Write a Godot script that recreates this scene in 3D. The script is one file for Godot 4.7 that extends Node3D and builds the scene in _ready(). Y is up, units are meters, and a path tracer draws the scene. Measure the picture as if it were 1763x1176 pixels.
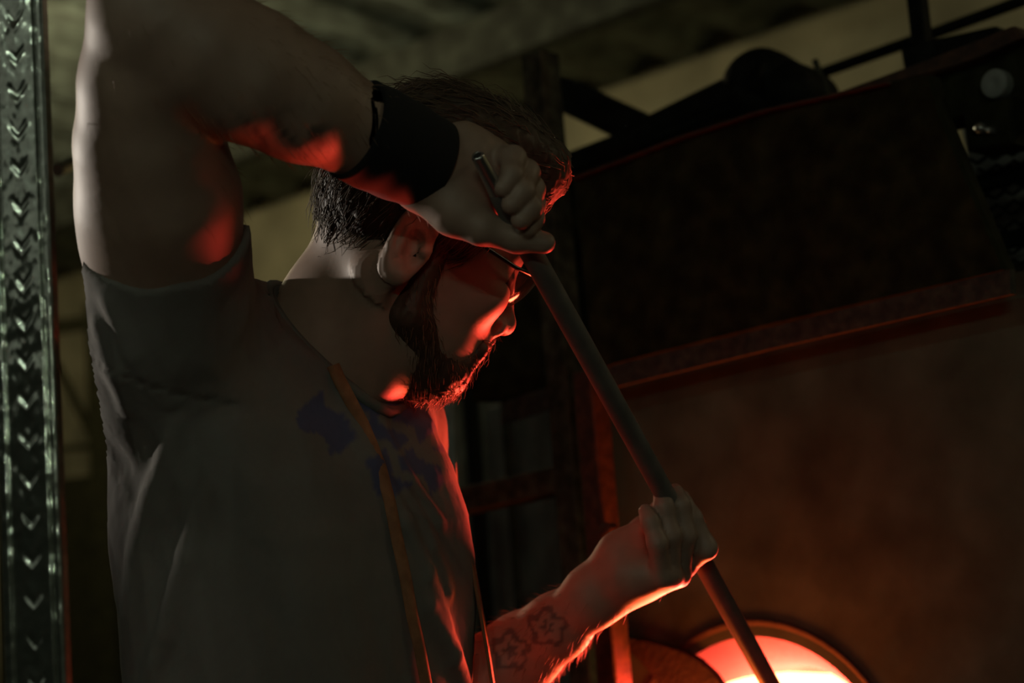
extends Node3D
# A man in a glass workshop looks along his blowpipe at the furnace port. All lengths in metres, y up; the furnace front and the back wall run along x.

const FOCAL := 3335.0                     # focal length in pixels of the 1763 x 1176 frame
const CAM_HEIGHT := 1.28
const FRONT_Z := -1.76                    # plane of the furnace front
const WALL_Z := -4.9                      # inner face of the back wall
var view := Transform3D()                 # the camera's place; view space is only a drawing board for the figure
var M := {}
var taken := {}
var noise := FastNoiseLite.new()
var rng := RandomNumberGenerator.new()

func _ready() -> void:
	rng.seed = 7
	noise.seed = 3
	noise.frequency = 1.0
	noise.noise_type = FastNoiseLite.TYPE_SIMPLEX
	# ---- camera
	view = Transform3D(Basis(Vector3.UP, deg_to_rad(44.0)) * Basis(Vector3.RIGHT, deg_to_rad(9.5)) * Basis(Vector3.BACK, deg_to_rad(-4.3)), Vector3(0, CAM_HEIGHT, 0))
	var cam := Camera3D.new()
	cam.name = "camera"
	cam.transform = view
	var lens := CameraAttributesPhysical.new()
	lens.frustum_focal_length = 68.0
	lens.frustum_focus_distance = 1.62
	lens.frustum_near = 0.05
	lens.frustum_far = 60.0
	lens.exposure_aperture = 4.8
	cam.attributes = lens
	add_child(cam)
	cam.keep_aspect = Camera3D.KEEP_HEIGHT
	cam.fov = rad_to_deg(2.0 * atan(588.0 / FOCAL))
	cam.current = true
	# ---- environment and exposure
	var env := Environment.new()
	env.background_mode = Environment.BG_COLOR
	env.background_color = Color(0.47, 0.48, 0.44)   # sky beyond the unseen windows, set bright for the rack upright to reflect
	env.tonemap_mode = Environment.TONE_MAPPER_LINEAR
	env.tonemap_exposure = 1.0
	env.sdfgi_enabled = true
	env.ssao_enabled = true
	env.ssil_enabled = true
	var we := WorldEnvironment.new()
	we.name = "environment"
	we.environment = env
	add_child(we)
	# ---- lamps out of view, placed for their effect (each its own fitting and light); the furnace's light is in its builder
	materials()
	unseen_work_lamp(P(-1720, 480, 2.5), P(330, 330, 1.55), 2.2)
	lamp_tube("unseen_tube_lamp", "unseen white tube lamp over the aisle behind the furnace, lighting the back wall", Vector3(1.1, 3.2, -3.75), Vector3(1, 0, 0), 1.2, Color(1.0, 0.92, 0.72), 0.42)  # out of view, placed to light the upper back wall
	lamp_tube("unseen_tube_lamp", "unseen white tube lamp at the far left end, lighting the wall there", Vector3(-5.2, 3.0, -2.6), Vector3(1, 0, 0), 1.2, Color(1.0, 0.94, 0.74), 0.9)  # out of view, placed to brighten the left wall and roof
	lamp_tube("unseen_tube_lamp", "unseen white tube lamp high on the near side, lighting the man from the front", Vector3(-0.6, 3.3, 2.6), Vector3(1, 0, 0), 1.2, Color(0.93, 1.0, 0.90), 0.45)  # out of view, placed to lift the viewer's side of the man
	lamp_tube("unseen_tube_lamp", "unseen white tube lamp hung low behind the viewer, evening the light on shirt and skin", Vector3(2.4, 2.3, 2.6), Vector3(1, 0, 0), 1.2, Color(0.94, 1.0, 0.88), 1.2)  # out of view, placed low for even light on shirt and skin
	# ---- setting, furnace, rack, the man
	room()
	furnace()
	rack()
	background_left()
	background_middle()
	background_right()
	person()

# =====================================================================================================  places
func C(px: float, py: float, d: float) -> Vector3:      # drawing-board point (view space, metres)
	return Vector3((px - 881.5) / FOCAL * d, -(py - 588.0) / FOCAL * d, -d)

func P(px: float, py: float, d: float) -> Vector3:      # the same in the world
	return view * C(px, py, d)

func Z(px: float, py: float, z: float) -> Vector3:      # on the vertical plane z
	var r := view.basis * C(px, py, 1.0)
	return view.origin + r * ((z - view.origin.z) / r.z)

# =====================================================================================================  names
func numbered(called: String) -> String:
	var n: int = taken.get(called, 0)
	taken[called] = n + 1
	return called if n == 0 else "%s_%03d" % [called, n]

func tag(o: Node, label: String, category: String, group := "") -> Node:
	o.set_meta("label", label)
	o.set_meta("category", category)
	if group != "":
		o.set_meta("group", group)
	return o

func thing(called: String, label: String, category: String, at := Vector3.ZERO, group := "") -> Node3D:
	var o := Node3D.new()
	o.name = numbered(called)
	o.position = at
	add_child(o, true)
	tag(o, label, category, group)
	return o

# =====================================================================================================  mesh builder
class Mb:
	var v := PackedVector3Array()
	var n := PackedVector3Array()
	var c := PackedColorArray()
	var uv := PackedVector2Array()
	var ix := PackedInt32Array()
	var tint := Color.WHITE

	func vert(p: Vector3, nn: Vector3, t := Vector2.ZERO) -> int:
		v.append(p); n.append(nn); c.append(tint); uv.append(t)
		return v.size() - 1

	func tri(a: Vector3, b: Vector3, d: Vector3, out: Vector3) -> void:
		var nn := (b - a).cross(d - a)
		if nn.length_squared() < 1e-18:
			return
		nn = nn.normalized()
		if nn.dot(out) < 0.0:
			nn = -nn
			var k := b
			b = d
			d = k
		var i := vert(a, nn)
		vert(b, nn); vert(d, nn)
		ix.append(i); ix.append(i + 2); ix.append(i + 1)

	func quad(a: Vector3, b: Vector3, d: Vector3, e: Vector3, out: Vector3) -> void:
		tri(a, b, d, out)
		tri(a, d, e, out)

	# a box with chamfered edges: centre, half sizes along the basis
	func box(at: Vector3, half: Vector3, bs := Basis.IDENTITY, bev := 0.002) -> void:
		bev = minf(bev, minf(half.x, minf(half.y, half.z)) * 0.6)
		var k := half - Vector3.ONE * bev
		var pt := func(sx: float, sy: float, sz: float, ax: int) -> Vector3:
			var q := Vector3(sx * k.x, sy * k.y, sz * k.z)
			if ax == 0: q.x = sx * half.x
			elif ax == 1: q.y = sy * half.y
			else: q.z = sz * half.z
			return at + bs * q
		for s in [-1.0, 1.0]:
			quad(pt.call(s, -1, -1, 0), pt.call(s, 1, -1, 0), pt.call(s, 1, 1, 0), pt.call(s, -1, 1, 0), bs.x * s)
			quad(pt.call(-1, s, -1, 1), pt.call(1, s, -1, 1), pt.call(1, s, 1, 1), pt.call(-1, s, 1, 1), bs.y * s)
			quad(pt.call(-1, -1, s, 2), pt.call(1, -1, s, 2), pt.call(1, 1, s, 2), pt.call(-1, 1, s, 2), bs.z * s)
			for t in [-1.0, 1.0]:
				quad(pt.call(s, t, -1, 0), pt.call(s, t, 1, 0), pt.call(s, t, 1, 1), pt.call(s, t, -1, 1), bs.x * s + bs.y * t)
				quad(pt.call(s, -1, t, 0), pt.call(s, 1, t, 0), pt.call(s, 1, t, 2), pt.call(s, -1, t, 2), bs.x * s + bs.z * t)
				quad(pt.call(-1, s, t, 1), pt.call(1, s, t, 1), pt.call(1, s, t, 2), pt.call(-1, s, t, 2), bs.y * s + bs.z * t)
				for u in [-1.0, 1.0]:
					tri(pt.call(s, t, u, 0), pt.call(s, t, u, 1), pt.call(s, t, u, 2), bs.x * s + bs.y * t + bs.z * u)

	# a bar from a to b, w wide across "side" and h the other way
	func bar(a: Vector3, b: Vector3, w: float, h: float, side := Vector3.RIGHT, bev := 0.002) -> void:
		var y := (b - a).normalized()
		var z := side.cross(y).normalized()
		var x := y.cross(z).normalized()
		box((a + b) * 0.5, Vector3(w * 0.5, (b - a).length() * 0.5, h * 0.5), Basis(x, y, z), bev)

	# a tube along points with a radius at each; round caps are flat
	func tube(pts: Array, rad: Array, sides := 12, caps := true) -> void:
		var rings := []
		var up := Vector3.ZERO
		for i in pts.size():
			var p: Vector3 = pts[i]
			var d: Vector3 = (pts[mini(i + 1, pts.size() - 1)] - pts[maxi(i - 1, 0)]).normalized()
			if up == Vector3.ZERO:
				up = d.cross(Vector3(0.31, 0.2, 0.93)).normalized()
			up = (up - d * up.dot(d)).normalized()
			var w := d.cross(up)
			var r: float = rad[mini(i, rad.size() - 1)]
			var ring := []
			for k in sides + 1:
				var a := TAU * k / sides
				var o := up * cos(a) + w * sin(a)
				ring.append(vert(p + o * r, o, Vector2(float(k) / sides, i * 0.1)))
			rings.append(ring)
			if i > 0:
				for k in sides:
					var q0: int = rings[i - 1][k]
					var q1: int = rings[i - 1][k + 1]
					var q2: int = ring[k]
					var q3: int = ring[k + 1]
					ix.append_array([q0, q1, q3, q0, q3, q2])
			if caps and (i == 0 or i == pts.size() - 1):
				var out := -d if i == 0 else d
				for k in sides:
					tri(p, v[ring[k]], v[ring[k + 1]], out)

	# profile [r, h] turned about an axis
	func lathe(at: Vector3, axis: Vector3, prof: Array, sides := 48, squash := Vector2.ONE) -> void:
		var u := axis.cross(Vector3(0.1, 1, 0.05)).normalized()
		var w := axis.cross(u).normalized()
		var last := []
		for i in prof.size():
			var a: Vector2 = prof[i]
			var t: Vector2 = (prof[mini(i + 1, prof.size() - 1)] - prof[maxi(i - 1, 0)]).normalized()
			var ring := []
			for k in sides + 1:
				var g := TAU * k / sides
				var o := u * cos(g) * squash.x + w * sin(g) * squash.y
				ring.append(vert(at + o * a.x + axis * a.y, (o.normalized() * t.y - axis * t.x).normalized(), Vector2(float(k) / sides, float(i) / prof.size())))
			if i > 0:
				for k in sides:
					ix.append_array([last[k], last[k + 1], ring[k + 1], last[k], ring[k + 1], ring[k]])
			last = ring

	# a flat outline (world points, in order) given thickness along "back", chamfered at the front
	func slab(pts: PackedVector3Array, back: Vector3, bev := 0.003) -> void:
		var flat := PackedVector2Array()
		var o := pts[0]
		var x := (pts[1] - o).normalized()
		var nn := -back.normalized()
		var y := nn.cross(x)
		var mid := Vector3.ZERO
		for p in pts:
			flat.append(Vector2((p - o).dot(x), (p - o).dot(y)))
			mid += p / pts.size()
		var inner := PackedVector3Array()
		for p in pts:
			inner.append(p + (mid - p).normalized() * bev)
		var t := Geometry2D.triangulate_polygon(flat)
		for i in range(0, t.size(), 3):
			tri(inner[t[i]], inner[t[i + 1]], inner[t[i + 2]], nn)
			tri(pts[t[i]] + back, pts[t[i + 1]] + back, pts[t[i + 2]] + back, -nn)
		for i in pts.size():
			var j := (i + 1) % pts.size()
			var out := (pts[i] + pts[j]) * 0.5 - mid
			quad(inner[i], inner[j], pts[j] - nn * bev, pts[i] - nn * bev, out + nn)
			quad(pts[i] - nn * bev, pts[j] - nn * bev, pts[j] + back, pts[i] + back, out)

func obj(called: String, b: Mb, mat: Material, parent: Node3D = null, at := Vector3.ZERO) -> MeshInstance3D:
	var o := MeshInstance3D.new()
	var base := at
	if parent:
		base = parent.position
		var up := parent.get_parent()
		while up is Node3D and up != self:
			base += up.position
			up = up.get_parent()
	var vv := b.v.duplicate()
	for i in vv.size():
		vv[i] -= base
	var arr := []
	arr.resize(Mesh.ARRAY_MAX)
	arr[Mesh.ARRAY_VERTEX] = vv
	arr[Mesh.ARRAY_NORMAL] = b.n
	arr[Mesh.ARRAY_COLOR] = b.c
	arr[Mesh.ARRAY_TEX_UV] = b.uv
	var ix := b.ix                              # front faces clockwise, whichever way the builder went round
	for i in range(0, ix.size(), 3):
		var p0 := vv[ix[i]]
		if (vv[ix[i + 2]] - p0).cross(vv[ix[i + 1]] - p0).dot(b.n[ix[i]] + b.n[ix[i + 1]] + b.n[ix[i + 2]]) < 0.0:
			var k := ix[i + 1]
			ix[i + 1] = ix[i + 2]
			ix[i + 2] = k
	arr[Mesh.ARRAY_INDEX] = ix
	var am := ArrayMesh.new()
	am.add_surface_from_arrays(Mesh.PRIMITIVE_TRIANGLES, arr)
	am.surface_set_material(0, mat)
	o.mesh = am
	if parent:
		o.name = called
		parent.add_child(o, true)
	else:
		o.name = numbered(called)
		o.position = at
		add_child(o, true)
	return o

func struct(called: String, b: Mb, mat: Material) -> MeshInstance3D:
	var o := obj(called, b, mat)
	o.set_meta("kind", "structure")
	return o

# =====================================================================================================  materials
func tex(freq: float, lo: Color, hi: Color, as_normal := false, bump := 4.0, size := 512, oct := 5, kind := FastNoiseLite.TYPE_SIMPLEX_SMOOTH) -> NoiseTexture2D:
	var f := FastNoiseLite.new()
	f.seed = int(freq * 1000.0) + 5
	f.frequency = freq
	f.noise_type = kind
	f.fractal_octaves = oct
	var t := NoiseTexture2D.new()
	t.width = size
	t.height = size
	t.seamless = true
	t.noise = f
	if as_normal:
		t.as_normal_map = true
		t.bump_strength = bump
	else:
		var g := Gradient.new()
		g.set_color(0, lo)
		g.set_color(1, hi)
		t.color_ramp = g
	return t

func mat(called: String, col: Color, rough: float, metal := 0.0, map: Texture2D = null, nmap: Texture2D = null, scale := 1.0, nscale := 1.0) -> StandardMaterial3D:
	var m := StandardMaterial3D.new()
	m.albedo_color = col
	m.roughness = rough
	m.metallic = metal
	if map or nmap:
		m.uv1_triplanar = true
		m.uv1_world_triplanar = true
		m.uv1_scale = Vector3.ONE * scale
	if map:
		m.albedo_texture = map
	if nmap:
		m.normal_enabled = true
		m.normal_texture = nmap
		m.normal_scale = nscale
	M[called] = m
	return m

func materials() -> void:
	var blot := tex(0.012, Color(0.72, 0.72, 0.72), Color(1, 1, 1))
	var grime := tex(0.02, Color(0.45, 0.42, 0.4), Color(1, 1, 1))
	var pits := tex(0.06, Color.BLACK, Color.WHITE, true, 3.0)
	var fine := tex(0.25, Color.BLACK, Color.WHITE, true, 2.0, 512, 3)
	mat("plaster", Color(0.80, 0.76, 0.62), 0.9, 0.0, blot, pits, 0.4, 0.3)
	mat("unseen_wall_black", Color(0.10, 0.11, 0.09), 0.95, 0.0, blot, null, 0.5)  # unseen front wall only, black to keep the lower rack's reflection dark
	mat("dark_paint", Color(0.34, 0.35, 0.33), 0.9, 0.0, blot, null, 0.5)
	mat("roof_sheet", Color(0.72, 0.78, 0.74), 0.6, 0.0, grime, null, 0.7)
	mat("joist", Color(0.40, 0.42, 0.37), 0.8, 0.0, grime, null, 0.8)
	mat("concrete", Color(0.15, 0.15, 0.15), 0.85, 0.0, grime, pits, 0.6, 0.5)
	mat("black_steel", Color(0.12, 0.125, 0.10), 0.7, 0.0, grime, pits, 2.5, 0.25)
	mat("hood_steel", Color(0.20, 0.20, 0.12), 0.9, 0.0, grime, pits, 2.0, 0.2)
	mat("frame_steel", Color(0.30, 0.31, 0.25), 0.7, 0.0, grime, pits, 3.0, 0.25)
	M.hood_steel.metallic_specular = 0.25
	M.black_steel.metallic_specular = 0.25
	M.frame_steel.metallic_specular = 0.25
	mat("rust", Color(0.32, 0.20, 0.11), 0.8, 0.0, grime, pits, 4.0, 0.5)
	mat("band_steel", Color(0.27, 0.25, 0.20), 0.8, 0.0, grime, pits, 5.0, 0.6)
	mat("board", Color(0.32, 0.38, 0.33), 1.0, 0.0, blot, null, 1.6)
	M.board.metallic_specular = 0.1
	mat("fireclay", Color(0.25, 0.20, 0.18), 0.95, 0.0, blot, pits, 3.0, 0.35)
	mat("galvanised", Color(0.80, 0.83, 0.78), 0.13, 0.9, tex(0.05, Color(0.7, 0.7, 0.7), Color(1, 1, 1), false, 0, 512, 2, FastNoiseLite.TYPE_CELLULAR), null, 5.0)
	mat("grey_pipe", Color(0.55, 0.56, 0.52), 0.45, 0.2, blot, null, 3.0)
	mat("grey_sheet", Color(0.52, 0.53, 0.50), 0.7, 0.0, blot, null, 2.0)
	mat("chrome", Color(0.75, 0.75, 0.74), 0.2, 0.9)
	mat("pipe_steel", Color(0.50, 0.49, 0.47), 0.5, 0.15, blot, fine, 4.0, 0.15)
	mat("skin", Color(1, 1, 1), 0.55, 0.0, null, fine, 9.0, 0.12)
	M.skin.vertex_color_use_as_albedo = true
	mat("hair", Color(1, 1, 1), 0.6)
	M.hair.vertex_color_use_as_albedo = true
	M.hair.cull_mode = BaseMaterial3D.CULL_DISABLED
	mat("shirt", Color(1, 1, 1), 0.95, 0.0, null, tex(0.35, Color.BLACK, Color.WHITE, true, 3.0, 512, 2), 14.0, 0.25)
	M.shirt.vertex_color_use_as_albedo = true
	mat("band", Color(0.035, 0.04, 0.035), 0.95, 0.0, null, fine, 20.0, 0.6)
	mat("strap", Color(0.66, 0.46, 0.32), 0.8, 0.0, blot, fine, 10.0, 0.4)
	mat("trousers", Color(0.09, 0.10, 0.13), 0.95, 0.0, blot, null, 6.0)
	mat("leather", Color(0.10, 0.07, 0.05), 0.6)
	mat("glasses_frame", Color(0.03, 0.03, 0.03), 0.3)
	var lens := mat("lens", Color(0.06, 0.055, 0.05, 0.62), 0.05)
	lens.metallic_specular = 1.0
	lens.transparency = BaseMaterial3D.TRANSPARENCY_ALPHA
	lens.cull_mode = BaseMaterial3D.CULL_DISABLED
	var pane := mat("glass", Color(0.9, 0.95, 0.92, 0.08), 0.05)
	pane.transparency = BaseMaterial3D.TRANSPARENCY_ALPHA
	var hot := mat("hot", Color(0.9, 0.6, 0.4), 1.0)
	hot.emission_enabled = true
	hot.emission = Color(1.0, 0.80, 0.50)
	hot.emission_energy_multiplier = 5.0
	var tube := mat("tube_glow", Color(0.9, 0.9, 0.9), 0.5)
	tube.emission_enabled = true
	tube.emission = Color(1.0, 0.96, 0.86)
	tube.emission_energy_multiplier = 1.5

# =====================================================================================================  lamps
func lamp_tube(called: String, label: String, at: Vector3, along: Vector3, length: float, col: Color, power: float) -> void:
	var t := thing(called, label, "lamp", at)
	var tray := Mb.new()
	var off := Vector3(0, 0.05, 0) if absf(along.y) < 0.5 else Vector3(-0.05, 0, 0)
	tray.bar(at - along * (length * 0.5 + 0.04) + off, at + along * (length * 0.5 + 0.04) + off, 0.09, 0.03, Vector3(0, 0, 1) if absf(along.y) < 0.5 else Vector3(0, 0, 1))
	obj("housing", tray, M.grey_sheet, t)
	var b := Mb.new()
	for k in 2:
		var s := Vector3(0, 0, 0.02 if k else -0.02)
		b.tube([at - along * length * 0.5 + s, at + along * length * 0.5 + s], [0.013], 12)
	obj("tube", b, M.tube_glow, t)
	var n := 3
	for k in n:
		var l := OmniLight3D.new()
		l.name = "lamp_light"
		l.position = along * length * ((k + 0.5) / n - 0.5) - off * 0.9
		l.light_color = col
		l.light_energy = power / n
		l.light_size = 0.03
		l.omni_range = 14.0
		l.omni_attenuation = 2.0
		l.shadow_enabled = true
		t.add_child(l, true)

func unseen_work_lamp(at: Vector3, aim: Vector3, power: float) -> void:  # unseen lamp, placed to give the raised arm its bright left edge
	var t := thing("unseen_work_lamp", "unseen work lamp on a floor stand beyond the rack, lighting the left edge of the raised arm", "lamp", Vector3(at.x, 0, at.z))
	var dir := (aim - at).normalized()
	var b := Mb.new()
	b.lathe(at - dir * 0.05, dir, [Vector2(0.012, -0.06), Vector2(0.03, -0.055), Vector2(0.034, 0.0), Vector2(0.07, 0.06), Vector2(0.105, 0.13), Vector2(0.108, 0.132), Vector2(0.104, 0.132), Vector2(0.068, 0.062), Vector2(0.03, 0.005)], 32)
	obj("reflector", b, M.grey_sheet, t)
	b = Mb.new()
	b.lathe(at - dir * 0.02, dir, [Vector2(0.0, -0.03), Vector2(0.018, -0.02), Vector2(0.03, 0.02), Vector2(0.028, 0.045), Vector2(0.0, 0.06)], 20)
	obj("bulb", b, M.tube_glow, t)
	b = Mb.new()
	b.tube([Vector3(at.x, 0.02, at.z) - dir * 0.1, at - dir * 0.1], [0.014], 14)
	obj("pole", b, M.black_steel, t)
	b = Mb.new()
	b.lathe(Vector3(at.x, 0, at.z) - dir * Vector3(0.1, 0, 0.1), Vector3.UP, [Vector2(0.0, 0.0), Vector2(0.18, 0.0), Vector2(0.18, 0.012), Vector2(0.03, 0.03), Vector2(0.0, 0.03)], 32)
	obj("base", b, M.black_steel, t)
	var l := SpotLight3D.new()
	l.name = "unseen_rim_light"
	l.position = at - t.position + dir * 0.05
	l.basis = Basis.looking_at(dir, Vector3.UP)
	l.light_color = Color(1.0, 0.96, 0.90)
	l.light_energy = power
	l.light_size = 0.03
	l.spot_angle = 10.5
	l.spot_angle_attenuation = 0.9
	l.spot_range = 14.0
	l.spot_attenuation = 2.0
	l.shadow_enabled = true
	t.add_child(l, true)

# =====================================================================================================  room
func roof_y(z: float) -> float:
	return 3.22 + 0.12 * (z - WALL_Z)

func room() -> void:
	var x0 := -10.5
	var x1 := 4.5
	var z1 := 5.0
	var b := Mb.new()
	b.box(Vector3((x0 + x1) / 2, -0.1, (WALL_Z + z1) / 2), Vector3((x1 - x0) / 2 + 0.2, 0.1, (z1 - WALL_Z) / 2 + 0.2))
	struct("floor", b, M.concrete)
	b = Mb.new()
	b.box(Vector3((x0 + x1) / 2, 1.7, WALL_Z - 0.1), Vector3((x1 - x0) / 2, 1.7, 0.1))
	struct("wall_back", b, M.plaster)
	b = Mb.new()
	var sill := 2.74
	b.box(Vector3((x0 + x1) / 2, sill / 2, z1 + 0.1), Vector3((x1 - x0) / 2, sill / 2, 0.1))
	b.box(Vector3((x0 - 4.5) / 2, (sill + 4.8) / 2, z1 + 0.1), Vector3((-4.5 - x0) / 2, (4.8 - sill) / 2, 0.1))
	b.box(Vector3((1.5 + x1) / 2, (sill + 4.8) / 2, z1 + 0.1), Vector3((x1 - 1.5) / 2, (4.8 - sill) / 2, 0.1))
	b.box(Vector3(-1.5, 4.5, z1 + 0.1), Vector3(3.0, 0.3, 0.1))
	struct("wall_front", b, M.unseen_wall_black)
	b = Mb.new()
	for k in 5:
		b.box(Vector3(-4.5 + k * 1.5, (sill + 4.2) / 2, z1 + 0.1), Vector3(0.03, (4.2 - sill) / 2, 0.04), Basis.IDENTITY, 0.004)
	b.box(Vector3(-1.5, sill + 0.02, z1 + 0.1), Vector3(3.0, 0.02, 0.06), Basis.IDENTITY, 0.004)
	b.box(Vector3(-1.5, 4.18, z1 + 0.1), Vector3(3.0, 0.02, 0.06), Basis.IDENTITY, 0.004)
	var win := struct("unseen_window_1", b, M.joist)  # unseen windows, placed so the rack upright reflects a bright band
	for k in 4:
		b = Mb.new()
		b.box(Vector3(-3.75 + k * 1.5, (sill + 4.2) / 2, z1 + 0.1), Vector3(0.73, (4.2 - sill) / 2 - 0.02, 0.003), Basis.IDENTITY, 0.001)
		obj("pane", b, M.glass, win)
	b = Mb.new()
	b.box(Vector3(x0 - 0.1, 2.4, (WALL_Z + z1) / 2), Vector3(0.1, 2.4, (z1 - WALL_Z) / 2 + 0.2))
	struct("wall_left", b, M.plaster)
	b = Mb.new()
	b.box(Vector3(x1 + 0.1, 2.4, (WALL_Z + z1) / 2), Vector3(0.1, 2.4, (z1 - WALL_Z) / 2 + 0.2))
	struct("wall_right", b, M.dark_paint)
	# corrugated roof: ribs run down the slope towards the back wall
	b = Mb.new()
	var za := WALL_Z - 0.2
	var zb := z1 + 0.2
	var step := 0.05
	var n := int((x1 - x0 + 0.4) / step)
	for side in 2:
		var lift := 0.0 if side == 0 else 0.06
		var base := b.v.size()
		for i in n + 1:
			var ph := fposmod(i * step, 0.30) / 0.30
			var rib := 0.045 * (smoothstep(0.1, 0.25, ph) - smoothstep(0.55, 0.7, ph))
			var sl := 0.045 * ((1.0 if ph > 0.08 and ph < 0.27 else 0.0) - (1.0 if ph > 0.53 and ph < 0.72 else 0.0)) / 0.05
			var x := x0 - 0.2 + i * step
			var nn := Vector3(sl, -1, 0.12).normalized()
			b.vert(Vector3(x, roof_y(za) + rib + lift, za), nn if side == 0 else -nn)
			b.vert(Vector3(x, roof_y(zb) + rib + lift, zb), nn if side == 0 else -nn)
			if i > 0:
				var q := base + i * 2
				b.ix.append_array([q - 2, q - 1, q + 1, q - 2, q + 1, q])
	struct("ceiling", b, M.roof_sheet)
	for z in [-4.2, -2.9, -1.4, 0.2, 1.8, 3.4]:
		b = Mb.new()
		b.bar(Vector3(x0, roof_y(z) - 0.09, z), Vector3(x1, roof_y(z) - 0.09, z), 0.07, 0.16, Vector3(0, 0, 1))
		struct("trim_1" if z < -4.0 else numbered("trim_2"), b, M.joist)

# =====================================================================================================  furnace
func quadz(b: Mb, pts: Array, z: float, thick: float, bev := 0.004) -> void:
	var w := PackedVector3Array()
	for p in pts:
		w.append(Z(p.x, p.y, z))
	b.slab(w, Vector3(0, 0, -thick), bev)

func furnace() -> void:
	var port := Z(1312, 1385, FRONT_Z)
	var f := thing("glass_furnace", "big dark glass furnace with black steel hood and a round white-hot port", "furnace", Vector3(port.x, 0, FRONT_Z - 0.5))
	# front board: a sheet of refractory with a round hole for the port
	var b := Mb.new()
	var left := Z(1022, 900, FRONT_Z).x
	var right := Z(1763, 600, FRONT_Z).x + 0.35
	var top := Z(1330, 560, FRONT_Z).y
	var hole := 0.185
	var sides := 64
	for k in sides:
		var a0 := TAU * k / sides
		var a1 := TAU * (k + 1) / sides
		var p0 := port + Vector3(cos(a0), sin(a0), 0) * hole
		var p1 := port + Vector3(cos(a1), sin(a1), 0) * hole
		var q0 := edge_of(port, a0, left, right, 0.45, top)
		var q1 := edge_of(port, a1, left, right, 0.45, top)
		b.quad(p0, p1, q1, q0, Vector3.BACK)
		b.quad(p0 + Vector3(0, 0, -0.08), p1 + Vector3(0, 0, -0.08), q1 + Vector3(0, 0, -0.08), q0 + Vector3(0, 0, -0.08), Vector3.FORWARD)
	obj("front_board", b, M.board, f)
	# casing behind the board
	b = Mb.new()
	for x in [left + 0.02, right - 0.02]:
		b.box(Vector3(x, (top + 0.45) / 2, FRONT_Z - 0.55), Vector3(0.02, (top - 0.45) / 2, 0.46), Basis.IDENTITY, 0.004)
	b.box(Vector3((left + right) / 2, top + 0.0, FRONT_Z - 0.55), Vector3((right - left) / 2, 0.02, 0.46), Basis.IDENTITY, 0.004)
	b.box(Vector3((left + right) / 2, 0.47, FRONT_Z - 0.55), Vector3((right - left) / 2, 0.02, 0.46), Basis.IDENTITY, 0.004)
	b.box(Vector3((left + right) / 2, (top + 0.45) / 2, FRONT_Z - 1.0), Vector3((right - left) / 2, (top - 0.45) / 2, 0.02), Basis.IDENTITY, 0.004)
	obj("casing", b, M.black_steel, f)
	for x in [left + 0.05, right - 0.05]:
		for z in [FRONT_Z - 0.12, FRONT_Z - 0.96]:
			b = Mb.new()
			b.bar(Vector3(x, 0, z), Vector3(x, 0.5, z), 0.07, 0.07)
			obj("leg", b, M.black_steel, f)
	# port: flared fireclay ring and the throat behind it
	b = Mb.new()
	b.lathe(port, Vector3.BACK, [Vector2(0.206, -0.01), Vector2(0.206, 0.001), Vector2(0.203, 0.003), Vector2(0.198, 0.001), Vector2(0.186, -0.010), Vector2(0.174, -0.024), Vector2(0.163, -0.040), Vector2(0.154, -0.058), Vector2(0.149, -0.075), Vector2(0.148, -0.10), Vector2(0.15, -0.25)], 72)
	obj("port_ring", b, M.fireclay, f)
	b = Mb.new()
	b.lathe(port + Vector3(0, 0, -0.09), Vector3.BACK, [Vector2(0.152, -0.155), Vector2(0.0, -0.157)], 48)
	obj("throat_back", b, M.fireclay, f)
	b = Mb.new()
	b.lathe(port + Vector3(-0.058, 0.040, 0), Vector3.BACK, [Vector2(0.094, -0.235), Vector2(0.102, -0.13), Vector2(0.102, -0.08), Vector2(0.095, -0.05), Vector2(0.078, -0.036), Vector2(0.05, -0.031), Vector2(0.0, -0.03)], 48)
	var glow := obj("fire_glow", b, M.hot, f)
	glow.set_meta("label", "white-hot mouth of the furnace")
	var l := OmniLight3D.new()
	l.name = "fire_light"
	l.position = port + Vector3(-0.05, 0.03, -0.135) - f.position
	l.light_color = Color(1.0, 0.25, 0.20)
	l.light_energy = 3.9
	l.light_size = 0.085
	l.omni_range = 14.0
	l.omni_attenuation = 2.0
	l.shadow_enabled = true
	f.add_child(l, true)
	# an unseen second light before the ring, placed to make board and door glow
	l = l.duplicate()
	l.position = port + Vector3(0.0, 0.0, 0.035) - f.position
	l.light_color = Color(1.0, 0.42, 0.15)
	l.light_energy = 0.21
	l.light_size = 0.04
	f.add_child(l, true)
	# open door leaf of the port, left of it
	b = Mb.new()
	quadz(b, [Vector2(1060, 1102), Vector2(1085, 1098), Vector2(1112, 1102), Vector2(1145, 1110), Vector2(1178, 1120), Vector2(1205, 1135), Vector2(1232, 1160), Vector2(1252, 1190), Vector2(1268, 1230), Vector2(1275, 1300), Vector2(1200, 1300), Vector2(1165, 1225), Vector2(1130, 1175), Vector2(1095, 1133)], FRONT_Z + 0.008, 0.007, 0.003)
	obj("port_door", b, M.fireclay, f)
	# hood
	b = Mb.new()
	quadz(b, [Vector2(984, 305), Vector2(1167, 234), Vector2(1311, 188), Vector2(1449, 157), Vector2(1526, 139), Vector2(1600, 128), Vector2(1624, 205), Vector2(1732, 466), Vector2(1330, 562), Vector2(1060, 627), Vector2(1020, 641)], FRONT_Z + 0.05, 0.02)
	obj("hood", b, M.hood_steel, f)
	b = Mb.new()
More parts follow.
